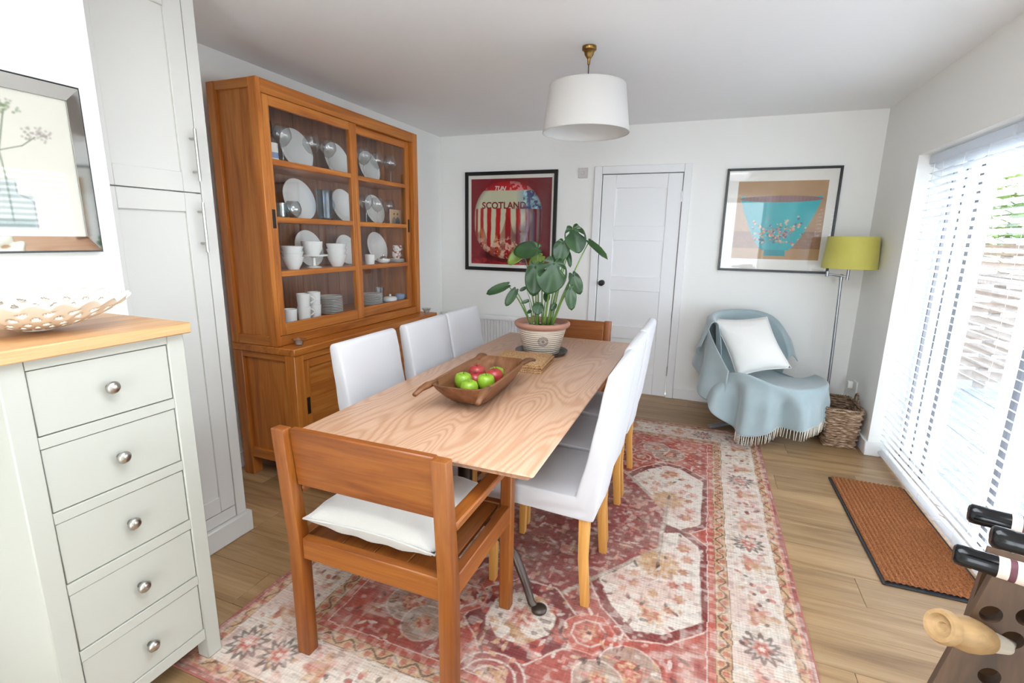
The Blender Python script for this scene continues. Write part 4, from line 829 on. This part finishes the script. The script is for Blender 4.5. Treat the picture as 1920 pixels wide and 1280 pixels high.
# ------------------------------------------------------------------ white slip-covered chairs
def slipchair(label, loc, rz):
    t = thing('dining_chair', label, 'chair', loc, rz, 'white slip-covered dining chairs'); hw = .212
    pr = [(.235, .385), (.24, .462), (.225, .478), (-.15, .470), (-.19, .64), (-.247, .955), (-.262, .968), (-.292, .962), (-.297, .945), (-.262, .62), (-.225, .375), (-.20, .372)]
    b = B(); b.prism(pr, 'y', -hw, hw, .009, 2); bmesh.ops.triangulate(b.bm, faces=[f for f in b.bm.faces if len(f.verts) > 4]); 
    bmesh.ops.subdivide_edges(b.bm, edges=[e_ for e_ in b.bm.edges if e_.calc_length() > .06], cuts=3, use_grid_fill=True)
    def wr(co):
        k = .006*math.sin(co.z*105+co.x*11+math.sin(co.y*9))*max(0, 1-abs(co.z-.43)/.07) if co.z < .5 else 0
        return k+.0028*math.sin(co.y*31+co.z*13)*math.sin(co.z*21+co.x*7)+(.005*math.sin(co.y*46+1)*max(0, 1-abs(co.z-.385)/.05))
    b.wrinkle(wr); b.build('slip_cover', W['slip'], t, 60, True)
    for s in (-1, 1):
        ya, yb = sorted((s*.2, s*.165))
        B().prism([(-.208, .40), (-.165, .40), (-.170, .2), (-.188, 0), (-.222, 0), (-.206, .2)], 'y', ya, yb, .003).build('rear_leg', W['beech'], t, None, True)
        B().prism([(.17, .40), (.21, .40), (.206, 0), (.178, 0)], 'y', ya, yb, .003).build('front_leg', W['beech'], t, None, True)
    return t
sc = slipchair('white slip-covered chair on the window side, next to the near wooden armchair', (-.527, 1.868, .0085), PI)
for loc, rz, lb in (((-.537, 2.318, .0085), PI, 'middle white slip-covered chair on the window side of the table'), ((-.537, 2.79, .0085), PI, 'white slip-covered chair on the window side, next to the far wooden armchair'),
                    ((-1.165, 1.828, .0085), 0, 'white slip-covered chair on the cabinet side, next to the near wooden armchair'), ((-1.165, 2.345, .0085), 0, 'middle white slip-covered chair on the cabinet side of the table'), ((-1.165, 2.787, .0085), 0, 'white slip-covered chair on the cabinet side, in front of the radiator')):
    dup(sc, loc, rz, lb)

# ------------------------------------------------------------------ dough trough with apples, mats, plant
bw = thing('dough_bowl', 'old carved wooden trough bowl with four lug handles holding apples', 'bowl', (-.85, 1.845, TZ))
def trough(u, v, inset=0):
    a = 2*PI*u; ca, sa = math.cos(a), math.sin(a); k = 5.0
    r = (abs(ca)**k+abs(sa)**k)**(-1/k); t = v; hx = (.055+.075*t**.75-inset); hy = (.13+.145*t**.8-inset)
    return Vector((hx*r*ca, hy*r*sa, .102*t**1.15))
RB = Matrix.Translation((-.85, 1.845, TZ+.0005)) @ Matrix.Rotation(.035, 4, 'Z')
b = B(); n = 48
prof = [('o', k/9) for k in range(10)]+[('i', 1-k/9) for k in range(10)]
def tw(u, v):
    k = int(round(v*19)); s, t_ = prof[k]; q = trough(u % 1, t_, 0 if s == 'o' else .013)
    if s == 'i': q.z = .018+(q.z-0)*.0+(.102-.018)*t_**1.3+.0
    if t_ == 1: q.z += .006
    return RB @ q
b.grid(tw, n, 19, closed=True)
lo = [v_ for v_ in b.bm.verts if v_.co.z < TZ+.002]; 
b.bm.faces.new(sorted(lo, key=lambda q: math.atan2(q.co.y-1.845, q.co.x+.85)))
hi = [v_ for v_ in b.bm.verts if abs(v_.co.z-TZ-.0185) < 1e-4]; b.bm.faces.new(sorted(hi, key=lambda q: math.atan2(q.co.y-1.845, q.co.x+.85)))
bmesh.ops.recalc_face_normals(b.bm, faces=b.bm.faces); b.build('hull', W['trough'], bw, 60)
for sx in (-1, 1):
    for sy_ in (-1, 1):
        B().tube([RB @ Vector(q) for q in ((sx*.112, sy_*.205, .102), (sx*.118, sy_*.262, .104), (sx*.124, sy_*.305, .099), (sx*.128, sy_*.345, .088))], [.013, .017, .0125, .010], 10, flat=.8).build('lug_handle', W['trough'], bw, 'all')
ap = [((-.895, 1.757), .088, 'green_apple', 'green apple nearest the cabinet-side rim of the wooden trough'), ((-.842, 1.705), .076, 'green_apple', 'green apple low in the middle of the fruit, front'), ((-.80, 1.777), .088, 'green_apple', 'green apple beside the window-side rim, toward the front'), ((-.822, 1.935), .076, 'green_apple', 'green apple at the back of the fruit, next to the window-side rim'),
      ((-.897, 1.895), .088, 'red_apple', 'dark red apple at the back of the fruit, cabinet side'), ((-.872, 1.826), .074, 'red_apple', 'dark red apple in the middle of the fruit heap'), ((-.797, 1.858), .090, 'red_apple', 'orange-red apple pressed against the window-side rim')]
for (x, y), dz, mt, lb in ap:
    t = thing(mt, lb, 'apple', (x, y, TZ+.0195+max(dz-.058, 0)), random.random()*6, mt.replace('_', ' ')+'s in the trough'); s = .036
    B().lathe([(0, .010*1), (.010, .004), (.022, 0), (.031, .010), (.0365, .03), (.036, .045), (.030, .060), (.018, .066), (.007, .062), (0, .056)], seg=24).build('fruit', W[mt], t, 'all', True)
    B().tube([(0, 0, .056), (.002, .001, .068), (.006, .002, .076)], .0013, 5).build('stalk', W['rackwood'], t, 'all', True)
for k in range(5):
    B_ = B().box(-.14, .14, -.14, .14, 0, .0078, .0036, 2); o = B_.build('placemat', W['jute'], None, None, True); o.location = (-.872+random.uniform(-.010, .010), 2.405+random.uniform(-.010, .010), TZ+.0004+k*.0082); o.rotation_euler = (0, 0, .05+random.uniform(-.1, .1))
    tag(o, ['woven jute placemat at the bottom of the stack on the table', 'second jute placemat from the bottom of the stack', 'middle jute placemat of the stack of five', 'fourth jute placemat from the bottom of the stack', 'topmost jute placemat of the stack in front of the plant'][k], 'placemat', 'stack of jute placemats')
PC = Vector((-.863, 2.715, TZ))
s_ = solid('plant_saucer', [(0, .004), (.12, .004), (.135, .007), (.152, .020), (.156, .020), (.14, .003), (.13, 0), (0, 0)], PC+Vector((0, 0, .0005)), mat('dark_grey_glaze', srgb(62, 62, 60), .3), 'dark grey round saucer under the plant pot', 'saucer', None, 40)
pp = thing('potted_plant', 'leafy green monstera plant in a cream pot with a terracotta rim', 'plant', PC+Vector((0, 0, .005)))
B().lathe([(0, 0), (.098, 0), (.104, .004), (.142, .152), (.143, .154), (.13, .156), (.095, .012), (0, .012)], seg=48).build('pot', W['pot'], pp, 60, True)
B().lathe([(.1435, .152), (.156, .158), (.164, .17), (.163, .182), (.154, .189), (.145, .187), (.138, .165), (.13, .155)], seg=48).build('rim', W['terra'], pp, 60, True)
B().lathe([(0, .152), (.128, .148), (.134, .140)], seg=32).build('soil', W['soil'], pp, 60, True)
# stamped round emblem, wrapped on the pot wall
emb = mat('brown_stamp_ink', srgb(112, 92, 92), .6)
def onpot(a, z, o=.0012): r_ = .104+.038*(z-.004)/.148+o; return Vector((r_*math.cos(a), r_*math.sin(a), z))
ea, ez = math.atan2(-2.715, .863-.0)+.06, .088
def ring(r0, r1, n=40):
    b = B(); b.grid(lambda u, v: onpot(ea+(r0+(r1-r0)*v)*math.cos(2*PI*u)/.126, ez+(r0+(r1-r0)*v)*math.sin(2*PI*u)), n, 1, closed=True); return b
em = ring(.026, .029).build('emblem', emb, pp, False, True); em['label'] = 'round brown stamped emblem'
for a, b_ in ((.0165, .018), (.0, .0065), (.0085, .0105)): ring(a, b_).build('emblem_ring', emb, em, False, True)
for k in range(18):
    a = 2*PI*k/18; B().grid(lambda u, v: onpot(ea+((.0195+.0045*v)*math.cos(a)+(u-.5)*.004*-math.sin(a))/.126, ez+(.0195+.0045*v)*math.sin(a)+(u-.5)*.004*math.cos(a)), 1, 1).build('emblem_mark', emb, em, False, True)
def leafmesh(base_, tip, width, nrm, holes=0, cup_=.10, lobe=.22, mt='leaf', droop=.06, nm='leaf'):
    base_, tip = Vector(base_), Vector(tip); ax = tip-base_; L_ = ax.length; ax.normalize(); nrm = Vector(nrm); nrm = (nrm-ax*nrm.dot(ax)).normalized(); sd = ax.cross(nrm)
    nu, nv = 48, (14 if holes else 8); b_ = width*.5; a_ = L_*.56; c_ = L_*.40
    def P(u, v):
        th = (2*u-1)*(PI-.02); cx_, sy_ = math.cos(th), math.sin(th); A = (cx_/a_)**2+(sy_/b_)**2; Bq = -2*cx_*c_/a_**2; Cq = (c_/a_)**2-1
        R = (-Bq+math.sqrt(max(Bq*Bq-4*A*Cq, 0)))/(2*A); R *= 1-.86*math.exp(-((PI-abs(th))/.34)**2)+lobe*.8*math.exp(-((PI-abs(th)-.75)/.4)**2); R += .05*L_*math.exp(-(th/.16)**2)
        q = .02+.98*v; x, y = R*q*sy_, R*q*cx_; t_ = max(y, 0)/L_
        z = cup_*width*(abs(x)/b_)**1.6-droop*L_*t_*t_*1.5+.03*width*math.sin(abs(th)*7)*v*v
        return base_+ax*y+sd*x+nrm*z
    def skip(i, j):
        if not holes: return False
        th = abs((2*(i+.5)/nu-1)*PI); v = (j+.5)/nv
        return .42 < v < .86 and any(abs(th-q) < .07 for q in ((.75, 1.35) if (i < nu/2) == (holes % 2 == 0) else (1.05,)))
    B().grid(P, nu, nv, skip=skip, thick=.0008).build(nm, W[mt], pp, 'all')
    return P
V0 = (900, 400)
def lp(x, y, dep): return at(900+x/6.4, 400+y/6.4, y=dep)
cam0 = Vector((0, 0, CAM_Z))
def addleaf(bx, by, dbp, tx_, ty_, dtp, wpx, holes=0, mt='leaf', tiltv=(0, 0, .35), root=(0, 0), cup_=.08, lobe=.22, droop=.05, stem=.0035):
    p0, p1 = lp(bx, by, dbp), lp(tx_, ty_, dtp); dist = (p0-cam0).dot(fwd); w_ = wpx/6.4*dist/FPX
    nrm = (cam0-(p0+p1)/2).normalized()+Vector(tiltv); leafmesh(p0, p1, w_, nrm, holes, cup_, lobe, mt, droop)
    r0 = PC+Vector((root[0], root[1], .15)); mid = r0*.45+p0*.55+Vector((0, 0, .05)); pts = [r0*(1-t)**2+mid*2*t*(1-t)+p0*t*t for t in [k/8 for k in range(9)]]
    B().tube(pts, [stem*1.6-(stem*.8)*k/8 for k in range(9)], 6).build('stem', W['stem'], pp, 'all')
addleaf(890, 590, 2.58, 805, 965, 2.53, 375, 3, root=(.02, -.03), stem=.005, lobe=.35)
addleaf(665, 625, 2.62, 640, 990, 2.58, 235, 0, root=(-.03, -.02), stem=.004)
addleaf(1000, 345, 2.74, 935, 585, 2.70, 205, 0, root=(.03, .0), stem=.004, mt='leaf')
addleaf(1115, 185, 2.76, 1190, 470, 2.72, 255, 4, root=(.03, .02), stem=.005, lobe=.45)
addleaf(1310, 335, 2.78, 1535, 535, 2.72, 95, 0, root=(.05, .02), tiltv=(0, 0, 1.2), lobe=.3, stem=.004)
addleaf(692, 425, 2.72, 395, 460, 2.70, 215, 0, root=(-.03, .02), stem=.004)
addleaf(520, 430, 2.78, 335, 610, 2.74, 150, 0, 'leafl', root=(-.04, .03))
addleaf(330, 860, 2.66, 72, 962, 2.62, 112, 0, root=(-.06, -.01)); addleaf(425, 920, 2.64, 308, 1108, 2.60, 112, 0, root=(-.06, -.02)); addleaf(582, 1045, 2.64, 495, 1075, 2.62, 48, 0, root=(-.05, -.03), stem=.002)
addleaf(1112, 735, 2.72, 1205, 968, 2.70, 150, 0, root=(.05, .01)); addleaf(1080, 890, 2.62, 1100, 1158, 2.58, 140, 0, root=(.06, -.02)); addleaf(740, 520, 2.76, 600, 650, 2.74, 170, 0, 'leafl', root=(-.01, .03))
addleaf(700, 1085, 2.66, 690, 1215, 2.63, 140, 0, root=(-.02, -.03), stem=.002); addleaf(1060, 465, 2.80, 1085, 645, 2.78, 62, 0, root=(.04, .04)); addleaf(548, 890, 2.70, 476, 928, 2.68, 48, 0, root=(-.04, .01), stem=.002)
addleaf(800, 955, 2.66, 800, 1065, 2.64, 85, 0, root=(.0, .0), stem=.003); addleaf(612, 1165, 2.66, 566, 1198, 2.64, 45, 0, root=(-.05, -.02), stem=.002); addleaf(905, 1090, 2.70, 850, 1165, 2.68, 70, 0, root=(.01, .03), stem=.002)

# ------------------------------------------------------------------ pendant lamp
LX, LY = -.66, 2.735
pd = thing('pendant_lamp', 'white drum pendant lampshade on a twisted flex with a brass ceiling rose', 'lamp', (LX, LY, 1.97))
B().lathe([(0, 0), (.036, 0), (.037, -.016), (.032, -.02), (.027, -.022), (.022, -.042), (.010, -.058), (.008, -.062), (.007, -.085), (0, -.085)], (LX, LY, H-.0005), 32).build('ceiling_rose', W['brass'], pd, 60)
B().tube([(LX, LY, H-.08), (LX+.001, LY, 2.25), (LX, LY, 2.12)], .003, 8).build('flex', W['cord'], pd)
zb, zt_, rb_, rt_ = 1.981, 2.209, .229, .199
b = B().lathe([(rb_, zb), (rt_, zt_), (rt_-.002, zt_), (rb_-.002, zb+.0005), (rb_, zb)], (LX, LY, 0), 72); b.build('shade', W['shade'], pd, 60)
for r_, z_ in ((rb_-.001, zb), (rt_-.001, zt_)): B().tube([(LX+r_*math.cos(2*PI*k/48), LY+r_*math.sin(2*PI*k/48), z_) for k in range(48)], .0028, 6, closed=True).build('rim', W['shade'], pd, 'all')
b = B(); b.lathe([(0, 2.03), (.03, 2.045), (.036, 2.07), (.025, 2.10), (.014, 2.12), (0, 2.12)], (LX, LY, 0), 20); b.build('bulb', W['china'], pd, 'all')
for k in range(3): a = 2*PI*k/3; B().tube([(LX+.012*math.cos(a), LY+.012*math.sin(a), 2.15), (LX+.198*math.cos(a), LY+.198*math.sin(a), 2.205)], .0018, 6).build('shade_carrier', W['chrome'], pd)
B().lathe([(0, 2.115), (.016, 2.115), (.017, 2.15), (.006, 2.165), (0, 2.165)], (LX, LY, 0), 16).build('lamp_holder', W['brass'], pd)

# ------------------------------------------------------------------ floor lamp
FXl, FYl = .985, 4.33
fp = thing('floor_lamp', 'swing-arm floor lamp with an ochre drum shade beside the throw-covered chair', 'lamp', (FXl, FYl, 0))
B().lathe([(0, 0), (.115, 0), (.118, .006), (.11, .018), (.02, .024), (.012, .03), (0, .03)], (FXl, FYl, 0), 36).build('base', W['steel'], fp, 60)
B().tube([(FXl, FYl, .02), (FXl-.012, FYl, .6), (FXl-.03, FYl, 1.165)], .0105, 12).build('pole', W['steel'], fp)
B().lathe([(0, 1.16), (.013, 1.16), (.013, 1.20), (0, 1.205)], (FXl-.03, FYl, 0), 16).build('pivot', W['steel'], fp)
a1 = (FXl-.13, FYl-.03, 1.205); B().tube([(FXl-.03, FYl, 1.185), a1], .006, 10).build('swing_arm', W['steel'], fp)
B().lathe([(0, -.02), (.010, -.02), (.010, .02), (0, .02)], a1, 14).build('pivot', W['steel'], fp)
B().tube([(a1[0], a1[1], 1.205), (FXl-.003, FYl-.05, 1.19)], .006, 10).build('swing_arm', W['steel'], fp)
B().lathe([(0, 1.165), (.010, 1.165), (.010, 1.27), (0, 1.27)], (FXl-.003, FYl-.05, 0), 14).build('shade_stem', W['steel'], fp)
sx_, sy2 = FXl-.003, FYl-.05
b = B().lathe([(.176, 1.25), (.160, 1.478), (.158, 1.478), (.174, 1.2505), (.176, 1.25)], (sx_, sy2, 0), 64); b.build('shade', W['ochre'], fp, 60)
B().lathe([(0, 1.27), (.014, 1.27), (.016, 1.33), (.03, 1.36), (.028, 1.39), (0, 1.41)], (sx_, sy2, 0), 16).build('bulb', W['china'], fp, 'all')
for k in range(3): a = 2*PI*k/3+.4; B().tube([(sx_, sy2, 1.30), (sx_+.172*math.cos(a), sy2+.172*math.sin(a), 1.275)], .0018, 6).build('shade_carrier', W['steel'], fp)

# ------------------------------------------------------------------ swivel chair under a wool throw
EO = Vector((.42, 4.08, 0)); ang = math.radians(28); EF = Vector((math.sin(ang), -math.cos(ang), 0)); ES = Vector((math.cos(ang), math.sin(ang), 0))
def E3(s, f, z): return EO+ES*s+EF*f+Vector((0, 0, z))
ec = thing('swivel_chair', 'round-backed swivel chair on a steel four-star base, hidden under a pale blue throw', 'chair', EO)
for k in range(4):
    a = math.radians(-54+90*k); d = Vector((math.cos(a), math.sin(a), 0)); n_ = Vector((-d.y, d.x, 0)); c0 = Vector((.385, 4.095, 0))
    b = B(); bm = b.bm; vs_ = []
    for r_, hw_, z0, z1 in ((.03, .03, .035, .06), (.305, .022, .004, .024)): vs_.append([bm.verts.new(c0+d*r_+n_*q*hw_+Vector((0, 0, z))) for q, z in ((-1, z0), (1, z0), (1, z1), (-1, z1))])
    for j in range(4): bm.faces.new((vs_[0][j], vs_[0][(j+1) % 4], vs_[1][(j+1) % 4], vs_[1][j]))
    bm.faces.new(vs_[0]); bm.faces.new(vs_[1]); bmesh.ops.recalc_face_normals(bm, faces=bm.faces); bmesh.ops.bevel(bm, geom=list(bm.edges), offset=.002, segments=1, affect='EDGES'); b.build('star_leg', W['steel'], ec)
B().lathe([(0, .03), (.04, .03), (.04, .06), (.022, .07), (.022, .30), (.06, .31), (.06, .33), (0, .33)], (.385, 4.095, 0), 24).build('pedestal', W['steel'], ec)
W['shell'] = cloth('grey_upholstery', srgb(120, 124, 128))
b = B().lathe([(0, .33), (.20, .33), (.25, .345), (.26, .37), (.24, .378), (0, .372)], (E3(.06, .10, 0).x, E3(.06, .10, 0).y, 0), 32); b.build('seat_shell', W['shell'], ec, 60)
def shell(u, v):
    a = (u-.5)*2; ph = a*.7-.0; zt = .82-.28*max(a, 0)**3-.10*max(-a, 0)**3; r_ = .322; return E3(r_*math.sin(ph), -r_*math.cos(ph), .36+(zt-.385)*v)
B().grid(shell, 30, 8, thick=.02).build('back_shell', W['shell'], ec, 'all')
def lerp(a, b, t): return a+(b-a)*t
def sst(t): t = min(max(t, 0), 1); return t*t*(3-2*t)
def fold(a, w): return (math.sin(a*9.0+.6)+.5*math.sin(a*17+2))*w
def hemz(a): return .172-.065*sst((-.20-a)/.3)+.16*sst((-.66-a)/.34)+.015*math.sin(a*5)
def thr(u, v):
    a = (u-.5)*2; ph = a*1.45; zt = .885-.32*max(a, 0)**4-.055*max(-a, 0)**2
    def arc(r_): return r_*math.sin(ph), -r_*math.cos(ph)
    th = a*1.58; ls, lf = .055+.395*math.sin(th), .10+.36*math.cos(th); lz = .448+.075*math.exp(-((a+.62)/.32)**2)
    zin = .425
    if v < .20:
        t = v/.20; r_ = .365+.05*(1-t)+fold(a*1.3, .020)*sst(1-t); s, f = arc(r_); z = lerp(.50+.14*sst((-.7-a)/.3), zt-.015, t) if a < .2 else lerp(zt-.10+.05*sst((a-.5)/.4), zt-.015, t)
    elif v < .27:
        t = (v-.20)/.07; s, f = arc(.365-.06*t); z = zt-.015+.018*math.sin(PI*t)
    elif v < .48:
        t = (v-.27)/.21; s, f = arc(.305-.035*sst(t)); z = lerp(zt-.015, zin, t**.9)
        if a < -.5: k_ = sst((-.5-a)/.5); s += .03*k_*math.sin(PI*t); z += .02*k_*math.sin(t*9)
    elif v < .74:
        t = (v-.48)/.26; s0, f0 = arc(.27); s, f = lerp(s0, ls*.97, t), lerp(f0, lf*.97, t); z = lerp(zin, lz, t**3)-.025*math.sin(PI*t)
    elif v < .79:
        t = (v-.74)/.05; k_ = .97+.05*math.sin(t*PI/2); s, f = ls*k_, lf*k_; z = lz-.022*(1-math.cos(t*PI/2))+.004*math.sin(PI*t)
    else:
        t = (v-.79)/.21; k_ = 1.02+(.055 if a < .4 else .02)*t; w_ = fold(a*1.35, .050)*sst(t*2.0)*(1.0-.72*sst((a+.15)/.4)); dn = Vector((ls-.075, lf-.10)).normalized()
        s, f = ls*k_+dn.x*w_, lf*k_+dn.y*w_; z = lerp(lz-.022, hemz(a), t)
        if a < -.35: q = sst((-.35-a)/.5)*t; s -= .05*q; f += .03*q
    return E3(s, f, z)
tw_ = thing('wool_throw', 'pale duck-egg blue wool throw with ivory fringe draped over the swivel chair', 'throw', EO)
B().grid(thr, 90, 110, thick=.004).build('blanket', W['throw'], tw_, 'all')
def side(u, v):
    t = v; p0, p1, p2 = Vector((-.285, -.215, .848)), Vector((-.43, -.01, .80)), Vector((-.325, .225, .515)); q = p0*(1-u)**2+p1*2*u*(1-u)+p2*u*u
    o_ = Vector((-1, .12-.5*(1-u), 0)).normalized(); hz = .47-.17*sst(u*1.15)-.05*u; w_ = .012+.055*t+.026*math.sin(u*11+1.0)*sst(t*1.4)
    return E3(q.x+o_.x*w_, q.y+o_.y*w_, lerp(q.z+.004, hz, t)+.012*math.sin(PI*min(t*6, 1)))
B().grid(side, 40, 30, thick=.004).build('side_drape', W['throw'], tw_, 'all')
b = B()
for k in range(84):
    u_ = .19+.80*k/83; p0 = thr(u_, 1); p1 = thr(u_, .985); dr_ = (p0-p1).normalized(); q = Vector((random.uniform(-.006, .006), random.uniform(-.006, .006), 0))
    b.tube([p0-dr_*.004, p0+Vector((0, 0, -.03))+q*.5, p0+Vector((0, 0, -.066))+q], [.0026, .0028, .0022], 5)
b.build('fringe', W['fringe'], tw_, 'all')['kind'] = 'stuff'
pad('throw_pillow', 'square white cushion leaning on the back of the throw-covered chair', 'cushion', [at(1382, 706, y=3.93), at(1484, 690, y=3.97), at(1438, 594, y=4.22), at(1335, 597, y=4.17)], .085, W['pillow'], .5, 22)

# ------------------------------------------------------------------ wicker basket
wb = thing('wicker_basket', 'square grey-brown wicker basket with loop handles in the corner', 'basket', (1.0, 4.08, 0))
bx0, bx1, by0, by1 = .892, 1.120, 3.885, 4.27
def rr_(u, grow):
    cx_, cy_ = (bx0+bx1)/2, (by0+by1)/2; hx, hy = (bx1-bx0)/2+grow, (by1-by0)/2+grow; a = 2*PI*u; k = 7.0; c, s = math.cos(a), math.sin(a); q = (abs(c)**k+abs(s)**k)**(-1/k); return cx_+hx*q*c, cy_+hy*q*s
rows = 14
def wk(u, v, off=0):
    row_ = v*rows; k = int(row_); fr_ = row_-k; d = .006*math.sin(PI*fr_)+.0055*math.cos(2*PI*13*u+PI*k)*math.sin(PI*fr_); x, y = rr_(u, -.014+.02*v+d-off); return (x, y, .004+.276*v)
b = B(); b.grid(lambda u, v: wk(u, v), 180, rows*4, closed=True); b.build('woven_wall', W['wicker'], wb, 'all')
b = B(); b.grid(lambda u, v: wk(u+.5/15, v, .007), 180, rows*4, closed=True); b.build('woven_lining', W['wicker'], wb, 'all')
B().box(bx0+.012, bx1-.012, by0+.012, by1-.012, .002, .014, .003).build('base', W['wicker'], wb)
for ph in (0, PI):
    pts = []
    for k in range(120): x, y = rr_(k/120, .004+.006*math.sin(2*PI*30*k/120+ph)); pts.append((x, y, .284+.006*math.cos(2*PI*30*k/120+ph)))
    B().tube(pts, .0065, 6, closed=True).build('rim_braid', W['wicker'], wb, 'all')
for x in (bx1+.002, bx0-.002):
    for o_ in (0, .011): B().tube([(x-.004, 4.10-.055*math.cos(PI*k/12), .27+.085*math.sin(PI*k/12)+o_*.8*0+o_*.5) for k in range(13)], .006, 7).build('handle', W['wicker'], wb, 'all')

# ------------------------------------------------------------------ wine rack and bottles
def pt(px, py, d): return Vector((0, 0, CAM_Z))+(fwd+cr*((px-960)/FPX)-cu*((py-640)/FPX))*d
RT, RK = pt(1860, 1080, .74), pt(1768, 1245, .78); RE = Vector((.953, -.302, 0)); RD = (RK-RT).normalized(); RN = RE.cross(RD).normalized()
if RN.dot(-RT) > 0: RN = -RN                              # away from the camera
def onrack(px, py):
    d = fwd+cr*((px-960)/FPX)-cu*((py-640)/FPX); c = Vector((0, 0, CAM_Z)); q = c+d*((RT-c).dot(RN)/d.dot(RN))-RT
    b_ = (q.dot(RD)-q.dot(RE)*RE.dot(RD))/(1-RE.dot(RD)**2); return q.dot(RE)-b_*RE.dot(RD), b_
Lk = (RK-RT).length; Lf = RT.z/(-RD.z)
def rack_leaf(name, parent, origin, E_, D_, N_, holes):
    cv = bpy.data.curves.new(name, 'CURVE'); cv.dimensions = '2D'; cv.fill_mode = 'BOTH'; cv.extrude = .013
    def sp(P): 
        s = cv.splines.new('POLY'); s.points.add(len(P)-1); s.use_cyclic_u = True
        for k, (x, y) in enumerate(P): s.points[k].co = (x, y, 0, 1)
    wv2 = .34; sp([(0, 0), (wv2, 0), (wv2, Lf), (wv2-.06, Lf), (wv2-.06, Lf*.62), (.06, Lf*.62), (.06, Lf), (.0, Lf), (.0, Lf*.4), (0, Lk)])
    for x, y in holes: sp([(x+.0125*math.cos(2*PI*k/20), y+.0145*math.sin(2*PI*k/20)) for k in range(20)])
    o = bpy.data.objects.new(name, cv); col.objects.link(o); dg = bpy.context.evaluated_depsgraph_get(); me = bpy.data.meshes.new_from_object(o.evaluated_get(dg)); bpy.data.objects.remove(o)
    M = Matrix((E_, D_, N_)).transposed().to_4x4(); M.translation = origin+N_*.013-parent.location; me.transform(M); me.materials.clear(); return obj(name, me, W['rackwood'], parent, 30)
wr_ = thing('wine_rack', 'dark wooden A-frame wine rack with round bottle holes', 'wine rack', RT+RE*.17-Vector((0, 0, RT.z)))
hl_ = [onrack(*q) for q in ((1892, 1112), (1858, 1152), (1898, 1200), (1855, 1268), (1928, 1158))]
hl_ += [(x+.12, y) for x, y in hl_]+[(.05+.06*k+(.03 if j % 2 else 0), .30+.06*j) for k in range(4) for j in range(4)]
hl_ = [h_ for k, h_ in enumerate(hl_) if 0.017 < h_[0] < .31 and h_[1] > .02 and all((h_[0]-g[0])**2+(h_[1]-g[1])**2 > .034**2 for g in hl_[:k])]
rack_leaf('front_board', wr_, RT, RE, RD, RN, hl_)
RD2 = (RD-2*RD.dot(Vector((RE.y, -RE.x, 0)))*Vector((RE.y, -RE.x, 0))); bk = Vector((-RE.y, RE.x, 0)); 
if bk.y < 0: bk = -bk
RD2 = (Vector((0, 0, RD.z))+bk*.30).normalized(); RN2 = RE.cross(RD2).normalized(); RN2 = RN2 if RN2.dot(bk) > 0 else -RN2
rack_leaf('rear_board', wr_, RT+bk*.06, RE, RD2, RN2, hl_[5:])
b = B(); c0 = RT+bk*.05+Vector((0, 0, .004)); bm = b.bm; b.box(-.004, .36, -.052, -.01, 0, .006, .001); M = Matrix((RE, bk, Vector((0, 0, 1)))).transposed().to_4x4(); M.translation = c0; b.xf(M); b.build('top_tray', W['black'], wr_)
W['foil'] = mat('black_bottle_foil', srgb(12, 11, 13), .18, spec=.3); W['bottle'] = mat('dark_green_bottle_glass', srgb(16, 22, 16), .08); W['necklabel'] = mat('cream_neck_label', srgb(214, 196, 184), .6); W['band'] = mat('dark_wine_band', srgb(96, 50, 60), .6)
def bottle(tip, label):
    t = thing('wine_bottle', label, 'bottle', tip, 0, 'wine bottles lying on the rack'); M = Matrix((RE, bk, Vector((0, 0, 1)))).transposed().to_4x4() @ Matrix.Rotation(PI/2, 4, 'Y')
    mk = lambda pr, nm, mt: B().lathe(pr, seg=32).xf(M).build(nm, W[mt], t, 60, True)
    mk([(0, .001), (.011, 0), (.0143, .003), (.0148, .008), (.0148, .02), (.0142, .022), (.0146, .046)], 'foil', 'foil')
    mk([(.0143, .046), (.0146, .08), (.017, .105), (.034, .145), (.037, .16), (.037, .295), (.03, .30), (0, .296)], 'glass_body', 'bottle')
    mk([(.0150, .0465), (.0150, .058)], 'neck_label', 'necklabel'); mk([(.0151, .0582), (.0153, .065)], 'neck_band', 'band'); mk([(.0154, .0652), (.0160, .098), (.0185, .1075), (.0235, .119)], 'neck_paper', 'necklabel'); mk([(.0376, .18), (.0376, .265)], 'paper_label', 'necklabel')
bottle(pt(1787, 1036, .72), 'wine bottle with black foil lying lowest on the rack, over the wooden stopper'); bottle(pt(1857, 1003, .65), 'wine bottle with black foil, closest to the viewer of the three'); bottle(pt(1815, 960, .76), 'wine bottle with black foil lying highest, against the blinds')
s0, s1 = pt(1760, 1172, .715), pt(1897, 1214, .742); ax_ = (s1-s0); Ls = ax_.length; ax_.normalize(); q_ = ax_.to_track_quat('Z', 'Y').to_matrix().to_4x4()
ws = thing('wooden_stopper', 'large pale turned-wood bottle stopper stuck in a hole of the wine rack', 'stopper', s0)
B().lathe([(0, .010), (.006, .010), (.008, .007), (.016, .006), (.020, .0), (.026, .0), (.029, .006), (.029, .013), (.024, .018), (.0205, .022), (.0225, .027), (.0285, .040), (.030, .055), (.028, .072), (.0225, .092), (.0, .092)], seg=36).xf(q_ @ Matrix.Diagonal((.84, .84, 1, 1))).build('turned_head', W['pine'], ws, 30, True)
B().lathe([(.0165, .0925), (.0155, .102), (.0115, Ls-.01), (.0095, Ls+.012), (0, Ls+.012)], seg=24).xf(q_).build('cork_shank', mat('grey_cork', srgb(176, 164, 148), .7), ws, 40, True)
